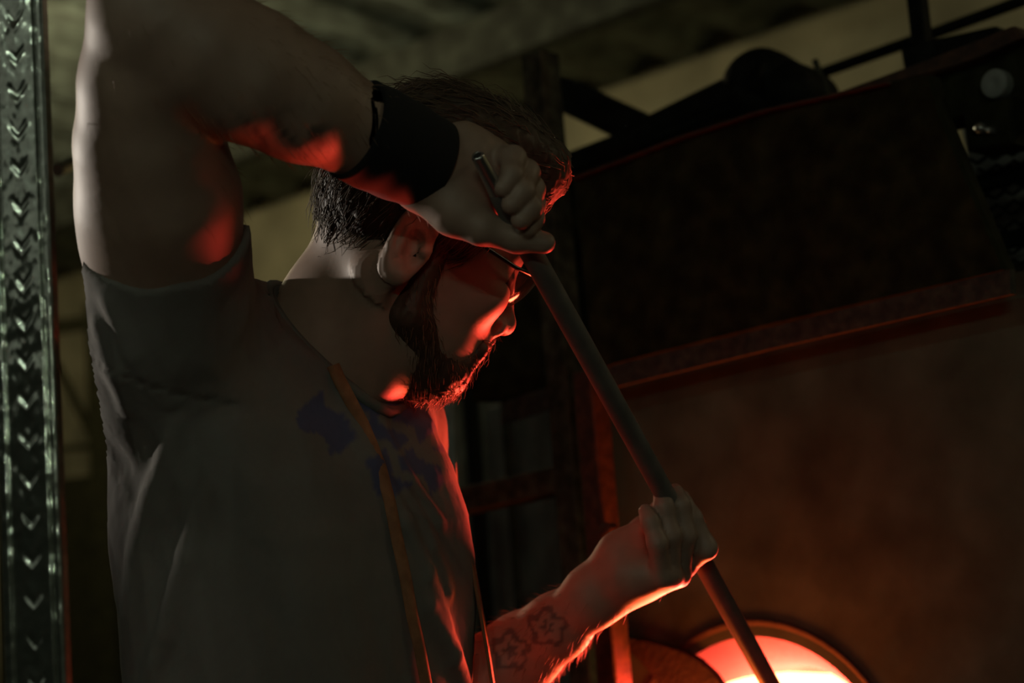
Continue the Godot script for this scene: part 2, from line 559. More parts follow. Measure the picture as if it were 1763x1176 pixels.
	quadz(b, [Vector2(984, 305), Vector2(1167, 235), Vector2(1311, 188), Vector2(1449, 157), Vector2(1526, 139), Vector2(1526, 143), Vector2(1449, 161), Vector2(1311, 192), Vector2(1167, 239), Vector2(984, 309)], FRONT_Z + 0.062, 0.012, 0.001)
	obj("hood_lip", b, M.rust, f)
	b = Mb.new()
	quadz(b, [Vector2(1006, 645), Vector2(1060, 628), Vector2(1330, 562), Vector2(1740, 463), Vector2(1742, 506), Vector2(1330, 600), Vector2(1060, 666), Vector2(1010, 682)], FRONT_Z + 0.058, 0.008, 0.0012)
	obj("hood_rail", b, M.band_steel, f)
	b = Mb.new()
	quadz(b, [Vector2(804, 622), Vector2(830, 470), Vector2(900, 330), Vector2(990, 296), Vector2(1030, 640), Vector2(862, 692), Vector2(812, 692)], FRONT_Z - 0.12, 0.02)
	obj("side_panel", b, M.hood_steel, f)
	b = Mb.new()
	quadz(b, [Vector2(862, 692), Vector2(1030, 638), Vector2(1034, 676), Vector2(862, 730)], FRONT_Z - 0.115, 0.008, 0.0012)
	obj("side_rail", b, M.band_steel, f)
	# beam that carries the hood on the right, with a knob
	b = Mb.new()
	quadz(b, [Vector2(1449, 158), Vector2(1600, 112), Vector2(1762, 62), Vector2(1900, 20), Vector2(1900, 130), Vector2(1763, 176), Vector2(1620, 210), Vector2(1520, 235)], FRONT_Z - 0.08, 0.05)
	obj("hood_beam", b, M.hood_steel, f)
	b = Mb.new()
	quadz(b, [Vector2(1440, 160), Vector2(1570, 112), Vector2(1680, 70), Vector2(1745, 44), Vector2(1763, 64), Vector2(1690, 98), Vector2(1600, 128), Vector2(1500, 150)], FRONT_Z - 0.06, 0.05)
	obj("beam_flange", b, M.rust, f)
	b = Mb.new()
	b.lathe(Z(1722, 147, FRONT_Z - 0.078), Vector3.BACK, [Vector2(0.0165, 0), Vector2(0.0165, 0.012), Vector2(0.0145, 0.015), Vector2(0.006, 0.0155), Vector2(0.005, 0.013), Vector2(0, 0.013)], 32)
	obj("knob", b, M.grey_sheet, f)
	# corner posts of the frame
	var z := FRONT_Z - 0.03
	b = Mb.new()
	var tp := Z(930, 84, z)
	b.bar(Vector3(tp.x - 0.018, 0, z - 0.018), Vector3(tp.x - 0.018, tp.y, z - 0.018), 0.037, 0.037, Vector3.RIGHT, 0.002)
	obj("frame_post", b, M.frame_steel, f)
	b = Mb.new()
	var jb := Z(1036, 900, FRONT_Z + 0.06)
	b.bar(Vector3(jb.x, 0, jb.z), Vector3(jb.x, Z(1010, 640, jb.z).y, jb.z), 0.030, 0.03, Vector3.RIGHT, 0.002)
	obj("jamb_post", b, M.rust, f)
	b = Mb.new()
	var bolt := Z(1043, 913, jb.z + 0.022)
	b.lathe(bolt, Vector3.BACK, [Vector2(0.010, -0.012), Vector2(0.010, 0.0), Vector2(0.007, 0.004), Vector2(0, 0.005)], 6)
	obj("bolt", b, M.rust, f)
	b = Mb.new()
	b.bar(Z(760, 872, FRONT_Z - 0.05), Z(975, 826, FRONT_Z - 0.05), 0.034, 0.04, Vector3.UP, 0.002)
	obj("cross_rail", b, M.frame_steel, f)

func edge_of(c: Vector3, a: float, l: float, r: float, lo: float, hi: float) -> Vector3:
	var d := Vector2(cos(a), sin(a))
	var t := 1e9
	if absf(d.x) > 1e-6:
		t = minf(t, ((r if d.x > 0 else l) - c.x) / d.x)
	if absf(d.y) > 1e-6:
		t = minf(t, ((hi if d.y > 0 else lo) - c.y) / d.y)
	return Vector3(c.x + d.x * t, c.y + d.y * t, c.z)

# =====================================================================================================  things behind the furnace, right
func background_right() -> void:
	var t := thing("burner_blower", "dark burner pipe with a rounded blower housing above the black hood", "blower", Z(1340, 170, FRONT_Z - 0.16))
	var z := FRONT_Z - 0.20
	var b := Mb.new()
	b.bar(Z(962, 158, z), Z(1112, 228, z), 0.036, 0.045, Vector3.BACK, 0.004)
	obj("brace", b, M.black_steel, t)
	b = Mb.new()
	b.tube([Z(1050, 268, z), Z(1110, 232, z), Z(1200, 190, z), Z(1290, 150, z), Z(1330, 140, z)], [0.022, 0.022, 0.023, 0.025, 0.028], 20)
	obj("burner_pipe", b, M.black_steel, t)
	b = Mb.new()
	b.lathe(Z(1328, 160, z - 0.05), Vector3(0.25, 0, 1).normalized(), [Vector2(0, 0.075), Vector2(0.025, 0.073), Vector2(0.042, 0.062), Vector2(0.050, 0.045), Vector2(0.052, 0.02), Vector2(0.052, -0.03), Vector2(0.044, -0.05), Vector2(0, -0.055)], 32)
	obj("blower_housing", b, M.black_steel, t)
	b = Mb.new()
	b.lathe(Z(1376, 168, z - 0.05), Vector3(0.25, 0, 1).normalized(), [Vector2(0, 0.065), Vector2(0.025, 0.06), Vector2(0.038, 0.045), Vector2(0.041, 0.01), Vector2(0.041, -0.04), Vector2(0, -0.05)], 28)
	obj("motor_cap", b, M.black_steel, t)
	# lower brace rail behind the hood
	b = Mb.new()
	b.bar(Z(975, 288, z), Z(1290, 170, z), 0.034, 0.03, Vector3.BACK, 0.003)
	obj("lower_rail", b, M.black_steel, t)
	# conduit and stub
	b = Mb.new()
	b.tube([Z(1408, 128, z - 0.25), Z(1600, 60, z - 0.25), Z(1900, -50, z - 0.25)], [0.008], 14)
	tag(obj("gas_line", b, M.black_steel), "thin dark pipe rising to the right above the hood beam", "pipe")
	b = Mb.new()
	b.tube([Z(1403, 104, z - 0.05), Z(1427, 172, z - 0.05)], [0.0042], 12)
	tag(obj("valve_stem", b, M.frame_steel), "short grey stub rod standing at the blower's right side", "rod")
	# hanger post and box on the beam
	t = thing("hanger_bracket", "dark upright hanger post with a flat box on the hood beam", "bracket", Z(1600, 120, z))
	b = Mb.new()
	b.bar(Z(1566, -120, z), Z(1592, 112, z), 0.020, 0.02, Vector3.RIGHT, 0.002)
	obj("post", b, M.black_steel, t)
	b = Mb.new()
	quadz(b, [Vector2(1548, 84), Vector2(1600, 68), Vector2(1712, 44), Vector2(1722, 62), Vector2(1640, 104), Vector2(1556, 128)], z + 0.02, 0.06)
	obj("box", b, M.black_steel, t)
	# guard of expanded metal, a pale sheet behind it, and a socket box
	t = thing("mesh_guard", "dark expanded metal guard at the right side of the hood", "guard", Z(1720, 350, FRONT_Z - 0.25))
	z = FRONT_Z - 0.22
	var nx := 7
	var ny := 16
	var m := Mb.new()
	for i in nx:
		for j in ny:
			var o := Vector2(1668 + i * 30 + (15 if j % 2 else 0), 205 + j * 17 - i * 7)
			m.bar(Z(o.x, o.y, z), Z(o.x + 15, o.y + 8.5, z), 0.0022, 0.004, Vector3.BACK, 0.0005)
			m.bar(Z(o.x + 15, o.y + 8.5, z), Z(o.x + 30, o.y - 3, z), 0.0022, 0.004, Vector3.BACK, 0.0005)
	var g := obj("expanded_metal", m, M.black_steel, t)
	g.set_meta("kind", "stuff")
	b = Mb.new()
	b.bar(Z(1640, 330, z), Z(1800, 285, z), 0.02, 0.012, Vector3.UP)
	b.bar(Z(1690, 425, z), Z(1800, 398, z), 0.02, 0.012, Vector3.UP)
	obj("guard_rail", b, M.black_steel, t)
	b = Mb.new()
	quadz(b, [Vector2(1652, 212), Vector2(1800, 170), Vector2(1830, 480), Vector2(1712, 500)], z - 0.12, 0.01)
	tag(obj("back_sheet", b, M.grey_sheet), "grey metal sheet standing behind the expanded metal guard", "sheet")
	t = thing("socket_box", "small black box with a bright fitting under the hood beam", "box", Z(1700, 225, FRONT_Z - 0.08))
	b = Mb.new()
	quadz(b, [Vector2(1654, 186), Vector2(1740, 164), Vector2(1744, 246), Vector2(1664, 260)], FRONT_Z - 0.06, 0.05)
	obj("housing", b, M.hood_steel, t)
	b = Mb.new()
	b.lathe(Z(1692, 222, FRONT_Z - 0.06), Vector3.BACK, [Vector2(0.007, 0), Vector2(0.006, 0.01), Vector2(0.0, 0.011)], 6)
	obj("nut", b, M.chrome, t)
	b = Mb.new()
	b.lathe(Z(1709, 226, FRONT_Z - 0.06), Vector3.BACK, [Vector2(0.005, 0), Vector2(0.004, 0.009), Vector2(0.0, 0.01)], 6)
	obj("nut", b, M.chrome, t)

# =====================================================================================================  rack upright at the left edge
func rack() -> void:
	var d := 1.33
	var a := P(39, 560, d)
	var t := thing("rack_upright", "galvanised steel rack upright with punched notches at the left edge", "rack", Vector3(a.x, 0, a.z))
	var w := 0.0447
	var along := Vector3(0.885, 0, -0.465).normalized()
	var out := Vector3(-along.z, 0, along.x)
	var b := Mb.new()
	# face: a sheet with two rolled grooves and V notches punched into it
	var nu := 56
	var y0 := 0.85
	var y1 := 2.25
	var nv := 700
	var hs := PackedFloat32Array()
	hs.resize((nu + 1) * (nv + 1))
	var pitch := 0.0272
	for j in nv + 1:
		var y := y0 + (y1 - y0) * j / nv
		for i in nu + 1:
			var u := (float(i) / nu - 0.5) * w
			var h := 0.0
			for gx in [-0.0145, 0.0165]:
				h -= 0.0022 * exp(-pow((u - gx) / 0.0010, 2.0))
			h -= 0.004 * smoothstep(0.0215, 0.024, absf(u))
			var yy := fposmod(y, pitch) - pitch * 0.45
			var arm := absf(u - 0.0015)
			var vv := yy - arm * 1.1
			h -= 0.0006 * exp(-pow(vv / 0.0024, 2.0)) * (1.0 - smoothstep(0.005, 0.0085, arm))
			h += 0.0004 * exp(-pow((vv + 0.0055) / 0.0028, 2.0)) * (1.0 - smoothstep(0.004, 0.0085, arm))
			h += 0.0006 * noise.get_noise_3d(u * 60.0, y * 40.0, 2.0)
			hs[j * (nu + 1) + i] = h
	for j in nv + 1:
		for i in nu + 1:
			var u := (float(i) / nu - 0.5) * w
			var y := y0 + (y1 - y0) * j / nv
			var dx := (hs[j * (nu + 1) + mini(i + 1, nu)] - hs[j * (nu + 1) + maxi(i - 1, 0)]) / (2.0 * w / nu)
			var dy := (hs[mini(j + 1, nv) * (nu + 1) + i] - hs[maxi(j - 1, 0) * (nu + 1) + i]) / (2.0 * (y1 - y0) / nv)
			var nn := (out - along * dx - Vector3.UP * dy).normalized()
			b.vert(Vector3(a.x, y, a.z) + along * u + out * hs[j * (nu + 1) + i], nn)
			if i > 0 and j > 0:
				var q := j * (nu + 1) + i
				b.ix.append_array([q, q - 1, q - nu - 2, q, q - nu - 2, q - nu - 1])
	obj("notched_face", b, M.galvanised, t)
	for s in [-1.0, 1.0]:
		b = Mb.new()
		var e: Vector3 = Vector3(a.x, 0, a.z) + along * (w * 0.5 * s) - out * 0.005
		b.box(e + Vector3(0, 1.3, 0), Vector3(0.0008, 1.3, 0.004), Basis(along, Vector3.UP, out), 0.0006)
		obj("side_flange", b, M.galvanised, t)
	for e in [[0.42, 0.42], [2.42, 0.17]]:
		b = Mb.new()
		b.box(Vector3(a.x, e[0], a.z) - out * 0.004, Vector3(w * 0.5, e[1], 0.0012), Basis(along, Vector3.UP, out), 0.0006)
		obj("plain_face", b, M.galvanised, t)
	# an unseen deck left of the frame, placed to keep the lamp off the lower upright
	b = Mb.new()
	var sh := P(52, 572, d).y + 0.035
	b.box(Vector3(a.x, sh, a.z) - along * 0.20 + out * 0.0, Vector3(0.15, 0.012, 0.06), Basis(along, Vector3.UP, out), 0.002)
	obj("unseen_shade_deck", b, M.joist, t)
	b = Mb.new()
	b.box(Vector3(a.x, 0.004, a.z) - out * 0.03, Vector3(0.045, 0.004, 0.04), Basis(along, Vector3.UP, out), 0.001)
	obj("foot_plate", b, M.galvanised, t)

# =====================================================================================================  background between rack and man
func background_left() -> void:
	var z := WALL_Z + 1.0
	var t := thing("shelving", "dark steel shelving with a diagonal brace behind the man's back", "shelving", Vector3(Z(170, 800, z).x, 0, z))
	var b := Mb.new()
	var px := Z(182, 800, z).x
	b.bar(Vector3(px, 0, z), Vector3(px, Z(182, 515, z).y, z), 0.13, 0.05)
	obj("upright", b, M.hood_steel, t)
	b = Mb.new()
	px = Z(20, 800, z).x
	b.bar(Vector3(px, 0, z), Vector3(px, Z(20, 530, z).y, z), 0.1, 0.05)
	obj("upright", b, M.hood_steel, t)
	b = Mb.new()
	b.bar(Z(0, 575, z), Z(215, 548, z), 0.05, 0.03, Vector3.UP)
	obj("shelf_beam", b, M.hood_steel, t)
	b = Mb.new()
	b.bar(Z(0, 782, z), Z(215, 764, z), 0.02, 0.03, Vector3.UP)
	obj("shelf_beam", b, M.hood_steel, t)
	b = Mb.new()
	b.bar(Z(95, 625, z), Z(165, 760, z), 0.03, 0.02, Vector3.BACK)
	obj("diagonal_brace", b, M.hood_steel, t)
	b = Mb.new()
	quadz(b, [Vector2(0, 835), Vector2(215, 812), Vector2(218, 1500), Vector2(0, 1500)], z - 0.05, 0.02)
	obj("back_panel", b, M.hood_steel, t)
	# bright rod end beside the rack
	b = Mb.new()
	b.tube([P(98, 293, 2.5), P(104, 290, 2.51), P(175, 258, 2.7), P(420, 130, 3.4)], [0.009], 14)
	tag(obj("conduit", b, M.galvanised), "short bright end of a grey conduit sticking out beside the rack upright", "pipe")

# =====================================================================================================  background between man and furnace
func background_middle() -> void:
	var z := FRONT_Z - 0.6
	var b := Mb.new()
	var pts := [[778, 0.013, "grey_pipe", "pale grey vertical pipe nearest the man's chin"], [815, 0.014, "black_steel", "black vertical pipe beside the pale grey pipe"], [872, 0.006, "frame_steel", "thin dark vertical tube left of the furnace post"]]
	for e in pts:
		b = Mb.new()
		var p := Z(e[0], 760, z)
		b.tube([Vector3(p.x, 0, z), Vector3(p.x, p.y + 0.35, z)], [e[1]], 20)
		tag(obj("standing_pipe", b, M[e[2]]), e[3], "pipe", "")
	b = Mb.new()
	quadz(b, [Vector2(838, 700), Vector2(990, 660), Vector2(1040, 1400), Vector2(848, 1400)], z - 0.15, 0.02)
	tag(obj("sheet_panel", b, M.grey_sheet), "grey sheet metal panel behind the furnace post", "panel")
	b = Mb.new()
	quadz(b, [Vector2(640, 560), Vector2(1050, 500), Vector2(1080, 1500), Vector2(640, 1500)], z - 0.5, 0.03)
	tag(obj("dark_screen", b, M.joist), "dark heat screen standing behind the vertical pipes", "screen")

# =====================================================================================================  surfaces from distance fields
static func cap(p: Vector3, a: Vector3, b: Vector3, ra: float, rb: float) -> float:
	var ba := b - a
	var pa := p - a
	var h := clampf(pa.dot(ba) / ba.length_squared(), 0.0, 1.0)
	return (pa - ba * h).length() - (ra + (rb - ra) * h)

static func ell(p: Vector3, r: Vector3) -> float:
	var k0 := (p / r).length()
	var k1 := (p / (r * r)).length()
	return k0 * (k0 - 1.0) / maxf(k1, 1e-6)

static func smin(a: float, b: float, k: float) -> float:
	var h := maxf(k - absf(a - b), 0.0) / k
	return minf(a, b) - h * h * k * 0.25

static func smax(a: float, b: float, k: float) -> float:
	var h := maxf(k - absf(a - b), 0.0) / k
	return maxf(a, b) + h * h * k * 0.25

# surface nets of f inside a box; xf carries the points to the world; tint(p) gives the base colour
func nets(b: Mb, f: Callable, lo: Vector3, hi: Vector3, h: float, xf: Transform3D, tint: Callable) -> void:
	var nx := int(ceil((hi.x - lo.x) / h)) + 1
	var ny := int(ceil((hi.y - lo.y) / h)) + 1
	var nz := int(ceil((hi.z - lo.z) / h)) + 1
	var sy := nx
	var sz := nx * ny
	var val := PackedFloat32Array()
	val.resize(nx * ny * nz)
	val.fill(1.0)
	const B := 4
	var live := []
	var reach := B * h * 0.87 * 1.5 + h
	for bz in range(0, nz, B):
		for by in range(0, ny, B):
			for bx in range(0, nx, B):
				var d: float = f.call(lo + Vector3(bx + 1.5, by + 1.5, bz + 1.5) * h)
				if d > reach:
					continue
				var far := d < -reach
				if not far:
					live.append(Vector3i(bx, by, bz))
				for k in range(bz, mini(bz + B, nz)):
					for j in range(by, mini(by + B, ny)):
						var at := k * sz + j * sy
						for i in range(bx, mini(bx + B, nx)):
							val[at + i] = -1.0 if far else f.call(lo + Vector3(i, j, k) * h)
	var id := PackedInt32Array()
	id.resize(nx * ny * nz)
	id.fill(-1)
	var eo := [0, 1, sy, 1 + sy, sz, 1 + sz, sy + sz, 1 + sy + sz]
	var ed := [[0, 1], [2, 3], [4, 5], [6, 7], [0, 2], [1, 3], [4, 6], [5, 7], [0, 4], [1, 5], [2, 6], [3, 7]]
	var co := []
	for q in 8:
		co.append(Vector3(q & 1, (q >> 1) & 1, (q >> 2) & 1))
	var cells := PackedInt32Array()
	var g := PackedFloat32Array()
	g.resize(8)
	for blk in live:
		for k in range(blk.z, mini(blk.z + B, nz - 1)):
			for j in range(blk.y, mini(blk.y + B, ny - 1)):
				for i in range(blk.x, mini(blk.x + B, nx - 1)):
					var at: int = k * sz + j * sy + i
					var inside := 0
					for q in 8:
						g[q] = val[at + eo[q]]
						if g[q] < 0.0:
							inside += 1
					if inside == 0 or inside == 8:
						continue
					var s := Vector3.ZERO
					var m := 0
					for e in ed:
						var u: float = g[e[0]]
						var w: float = g[e[1]]
						if (u < 0.0) != (w < 0.0):
							s += co[e[0]].lerp(co[e[1]], u / (u - w))
							m += 1
					s /= m
					var gx := lerpf(lerpf(g[1] - g[0], g[3] - g[2], s.y), lerpf(g[5] - g[4], g[7] - g[6], s.y), s.z)
					var gy := lerpf(lerpf(g[2] - g[0], g[3] - g[1], s.x), lerpf(g[6] - g[4], g[7] - g[5], s.x), s.z)
					var gz := lerpf(lerpf(g[4] - g[0], g[5] - g[1], s.x), lerpf(g[6] - g[2], g[7] - g[3], s.x), s.y)
					var p := lo + (Vector3(i, j, k) + s) * h
					b.tint = tint.call(p)
					id[at] = b.vert(xf * p, (xf.basis * Vector3(gx, gy, gz)).normalized(), Vector2(p.x, p.y))
					cells.append(at)
	b.tint = Color.WHITE
	for at in cells:
		var v0 := val[at] < 0.0
		for ax in 3:
			var e: int = [1, sy, sz][ax]
			var o1: int = [sy, sz, 1][ax]
			var o2: int = [sz, 1, sy][ax]
			if at - o1 - o2 < 0 or at + e >= val.size():
				continue
			var v1 := val[at + e] < 0.0
			if v0 == v1:
				continue
			var q0 := id[at]
			var q1 := id[at - o1]
			var q2 := id[at - o1 - o2]
			var q3 := id[at - o2]
			if q0 < 0 or q1 < 0 or q2 < 0 or q3 < 0:
				continue
			if v0:
				b.ix.append_array([q0, q2, q1, q0, q3, q2])
			else:
				b.ix.append_array([q0, q1, q2, q0, q2, q3])

class Bones:                            # a chain of tapered capsules joined smoothly
	var a := PackedVector3Array()
	var b := PackedVector3Array()
	var ra := PackedFloat32Array()
	var rb := PackedFloat32Array()
	var k := 0.01
	func add(pts: Array, rad: Array) -> void:
		for i in pts.size() - 1:
			a.append(pts[i]); b.append(pts[i + 1]); ra.append(rad[i]); rb.append(rad[i + 1])
	func d(p: Vector3) -> float:
		var m := 1e3
		for i in a.size():
			var ba := b[i] - a[i]
			var pa := p - a[i]
			var h := clampf(pa.dot(ba) / ba.length_squared(), 0.0, 1.0)
			var e := (pa - ba * h).length() - (ra[i] + (rb[i] - ra[i]) * h)
			var t := maxf(k - absf(m - e), 0.0) / k
			m = minf(m, e) - t * t * k * 0.25
		return m

# =====================================================================================================  the man
var head_o := Vector3.ZERO
var head_b := Basis()                   # x = face forward, y = up, z = his right
var neck := Bones.new()
var arm_r := Bones.new()
var hand_r := []
var palm_r := Bones.new()
var arm_l := Bones.new()
var hand_l := []
var palm_l := Bones.new()
var torso_rows := []
var folds := Bones.new()
var fold_up := []

func to_head(p: Vector3) -> Vector3:
	return (p - head_o) * head_b        # transposed product: local coordinates

func from_head(q: Vector3) -> Vector3:
	return head_o + head_b * q

func set_pose() -> void:
	var yaw := deg_to_rad(20.0)
	var pitch := deg_to_rad(22.0)
	var flat := Vector3(cos(yaw), 0, -sin(yaw))
	var side := Vector3(sin(yaw), 0, cos(yaw))
	var turn := Basis(Vector3(0, 0, 1), -pitch)
	head_b = Basis(turn * flat, turn * Vector3.UP, turn * side)
	head_o = C(695, 426, 1.66)
	neck.k = 0.03
	neck.add([C(650, 455, 1.67), C(600, 560, 1.675), C(540, 660, 1.68)], [0.058, 0.060, 0.072])
	neck.add([from_head(Vector3(0.024, -0.06, 0)), C(603, 636, 1.69)], [0.032, 0.030])
	neck.add([from_head(Vector3(-0.03, -0.03, 0.048)), C(640, 655, 1.64)], [0.014, 0.013])
	# right arm: raised, elbow towards the viewer
	arm_r.k = 0.012
	arm_r.add([C(330, 600, 1.60), C(287, 500, 1.54), C(276, 400, 1.51), C(273, 340, 1.49), C(257, 250, 1.465), C(250, 150, 1.44), C(255, 40, 1.415)], [0.060, 0.060, 0.0610, 0.0615, 0.0545, 0.0475, 0.0445])
	arm_r.add([C(228, -28, 1.40), C(270, 25, 1.41)], [0.030, 0.045])
	arm_r.add([C(270, 25, 1.41), C(350, 85, 1.42), C(430, 130, 1.435), C(520, 176, 1.455), C(610, 222, 1.48), C(735, 285, 1.52)], [0.044, 0.047, 0.0485, 0.044, 0.0345, 0.0275])
	# right hand: the palm faces the viewer, fingers curl back over the pipe, the thumb lies behind it
	palm_r.k = 0.014
	palm_r.add([C(735, 285, 1.52), C(800, 262, 1.528), C(848, 268, 1.53)], [0.0275, 0.021, 0.0125])
	palm_r.add([C(735, 285, 1.52), C(815, 285, 1.53), C(870, 284, 1.537)], [0.0275, 0.020, 0.0125])
	palm_r.add([C(735, 290, 1.52), C(820, 315, 1.53), C(884, 305, 1.54)], [0.0265, 0.0195, 0.0125])
	palm_r.add([C(735, 295, 1.52), C(820, 340, 1.53), C(888, 338, 1.543)], [0.0265, 0.018, 0.0125])
	palm_r.add([C(748, 315, 1.52), C(785, 362, 1.512), C(828, 392, 1.507)], [0.026, 0.0185, 0.0125])
	hand_r = [
		chain([C(848, 268, 1.53), C(884, 273, 1.506), C(881, 302, 1.486), C(866, 324, 1.482)], [0.0105, 0.0095, 0.0085, 0.0075]),
		chain([C(868, 284, 1.537), C(905, 298, 1.513), C(898, 330, 1.489), C(881, 352, 1.484)], [0.0115, 0.0105, 0.0095, 0.0082]),
		chain([C(884, 305, 1.54), C(914, 326, 1.521), C(911, 357, 1.494), C(897, 378, 1.489)], [0.0115, 0.0105, 0.0095, 0.0082]),
		chain([C(888, 338, 1.543), C(916, 352, 1.528), C(916, 376, 1.506), C(908, 394, 1.502)], [0.0115, 0.0100, 0.0088, 0.0078]),
		chain([C(785, 362, 1.512), C(828, 392, 1.507), C(890, 410, 1.512), C(937, 418, 1.512)], [0.0170, 0.0130, 0.0112, 0.0088]),
	]
	# left arm: the forearm comes out from behind the chest
	arm_l.k = 0.012
	arm_l.add([C(690, 740, 1.90), C(735, 1230, 1.87)], [0.052, 0.046])
	arm_l.add([C(735, 1230, 1.87), C(830, 1178, 1.83), C(900, 1122, 1.832), C(960, 1078, 1.807), C(1020, 1030, 1.782)], [0.045, 0.042, 0.036, 0.030, 0.0225])
	palm_l.k = 0.014
	palm_l.add([C(1020, 1030, 1.782), C(1085, 990, 1.757), C(1138, 990, 1.737)], [0.0225, 0.021, 0.0115])
	palm_l.add([C(1020, 1030, 1.782), C(1095, 1000, 1.772), C(1153, 993, 1.749)], [0.0225, 0.0165, 0.0115])
	palm_l.add([C(1020, 1030, 1.782), C(1100, 1002, 1.787), C(1168, 990, 1.766)], [0.0225, 0.016, 0.0115])
	palm_l.add([C(1020, 1030, 1.782), C(1105, 990, 1.802), C(1180, 972, 1.784)], [0.0225, 0.016, 0.0115])
	palm_l.add([C(1025, 1015, 1.782), C(1070, 955, 1.772), C(1105, 915, 1.777)], [0.022, 0.020, 0.0125])
	hand_l = [
		chain([C(1138, 990, 1.737), C(1132, 935, 1.722), C(1119, 898, 1.726), C(1112, 880, 1.732)], [0.0098, 0.0088, 0.0078, 0.0069]),
		chain([C(1153, 993, 1.749), C(1154, 922, 1.734), C(1143, 872, 1.736), C(1138, 852, 1.742)], [0.0104, 0.0095, 0.0086, 0.0074]),
		chain([C(1168, 990, 1.766), C(1180, 922, 1.748), C(1171, 868, 1.748), C(1163, 846, 1.754)], [0.0104, 0.0095, 0.0086, 0.0074]),
		chain([C(1180, 972, 1.784), C(1216, 944, 1.760), C(1192, 892, 1.758), C(1174, 856, 1.764)], [0.0104, 0.0097, 0.0087, 0.0074]),
		chain([C(1070, 955, 1.797), C(1105, 915, 1.812), C(1140, 880, 1.820), C(1162, 856, 1.818)], [0.0165, 0.0125, 0.0108, 0.0088]),
	]
	# outline of the shirt, rows of [y, left, right, half depth, depth of the centre]
	torso_rows = [[560, 300, 600, 0.11, 1.68], [620, 232, 660, 0.150, 1.68], [680, 205, 706, 0.162, 1.675], [740, 198, 744, 0.168, 1.67], [820, 200, 780, 0.17, 1.665], [900, 208, 804, 0.17, 1.66], [980, 217, 814, 0.168, 1.66], [1080, 226, 814, 0.166, 1.66], [1176, 233, 812, 0.175, 1.66], [1330, 240, 800, 0.17, 1.66], [1560, 245, 790, 0.172, 1.66], [1680, 250, 785, 0.172, 1.66]]
	folds.k = 0.004

func chain(pts: Array, rad: Array) -> Bones:
	var c := Bones.new()
	c.k = 0.006
	c.add(pts, rad)
	return c

func f_neck(p: Vector3) -> float:
	return neck.d(p)

func f_head(p: Vector3) -> float:
	var q := to_head(p)
	var s := Vector3(q.x, q.y, absf(q.z))
	var d := ell(q - Vector3(0.004, 0.043, 0), Vector3(0.088, 0.082, 0.072))
	d = smin(d, ell(q - Vector3(0.045, -0.012, 0), Vector3(0.053, 0.080, 0.060)), 0.03)
	d = smin(d, ell(q - Vector3(0.040, -0.065, 0), Vector3(0.052, 0.042, 0.052)), 0.025)
	d = smin(d, (q - Vector3(0.078, -0.090, 0)).length() - 0.020, 0.02)
	d = smin(d, cap(s, Vector3(0.092, 0.030, 0.004), Vector3(0.076, 0.030, 0.044), 0.010, 0.009), 0.014)
	d = smin(d, (s - Vector3(0.070, -0.012, 0.044)).length() - 0.017, 0.022)
	# eye sockets, lids
	d = smax(d, -((s - Vector3(0.106, 0.006, 0.033)).length() - 0.0165), 0.010)
	d = smin(d, (s - Vector3(0.080, 0.005, 0.031)).length() - 0.0125, 0.003)
	d = smin(d, cap(s, Vector3(0.090, 0.011, 0.024), Vector3(0.086, 0.010, 0.042), 0.0035, 0.0035), 0.004)
	# nose
	d = smin(d, cap(q, Vector3(0.092, 0.018, 0), Vector3(0.1085, -0.026, 0), 0.0085, 0.0095), 0.010)
	d = smin(d, (q - Vector3(0.1105, -0.0285, 0)).length() - 0.0105, 0.006)
	d = smin(d, (s - Vector3(0.1015, -0.033, 0.0125)).length() - 0.0082, 0.006)
	d = smax(d, -cap(s, Vector3(0.1085, -0.044, 0.0062), Vector3(0.1045, -0.033, 0.0072), 0.0036, 0.003), 0.003)
	# muzzle, lips and the furrow beside the nose
	d = smin(d, ell(q - Vector3(0.080, -0.055, 0), Vector3(0.022, 0.022, 0.028)), 0.014)
	d = smin(d, cap(s, Vector3(0.1005, -0.0535, 0.0), Vector3(0.090, -0.0575, 0.021), 0.0052, 0.0025), 0.005)
	d = smin(d, cap(s, Vector3(0.0985, -0.0630, 0.0), Vector3(0.0895, -0.0600, 0.020), 0.0056, 0.0025), 0.004)
	d = smax(d, -cap(s, Vector3(0.105, -0.0585, 0.0), Vector3(0.094, -0.0595, 0.022), 0.0012, 0.0012), 0.003)
	d = smax(d, -cap(s, Vector3(0.099, -0.034, 0.0225), Vector3(0.087, -0.058, 0.032), 0.0025, 0.002), 0.008)
	# ears
	var e := s - Vector3(-0.016, 0.004, 0.0765)
	e = Basis(Vector3(0, 1, 0), 0.42) * e
	if e.length() < 0.06:
		var ear := ell(e, Vector3(0.0175, 0.0305, 0.0045))
		var ring := Vector2(e.x / 0.0165, e.y / 0.0295)
		var rl := ring.length()
		var rr := Vector2((rl - 1.0) * 0.021, e.z - 0.003).length() - (0.0042 if e.y > -0.012 else 0.0034)
		rr += 0.004 * smoothstep(0.003, 0.010, e.x) * (1.0 - smoothstep(0.006, 0.018, e.y))
		ear = smin(ear, rr, 0.004)
		ear = smin(ear, (e - Vector3(-0.001, -0.026, 0.001)).length() - 0.0068, 0.006)
		ear = smax(ear, -ell(e - Vector3(0.002, -0.003, 0.006), Vector3(0.0092, 0.0140, 0.0085)), 0.004)
		ear = smin(ear, cap(e, Vector3(-0.008, 0.012, 0.003), Vector3(-0.009, -0.012, 0.003), 0.0026, 0.0026), 0.004)
		ear = smin(ear, (e - Vector3(0.012, -0.003, 0.003)).length() - 0.0048, 0.004)
		d = smin(d, ear, 0.006)
	return smin(d, f_neck(p), 0.03)

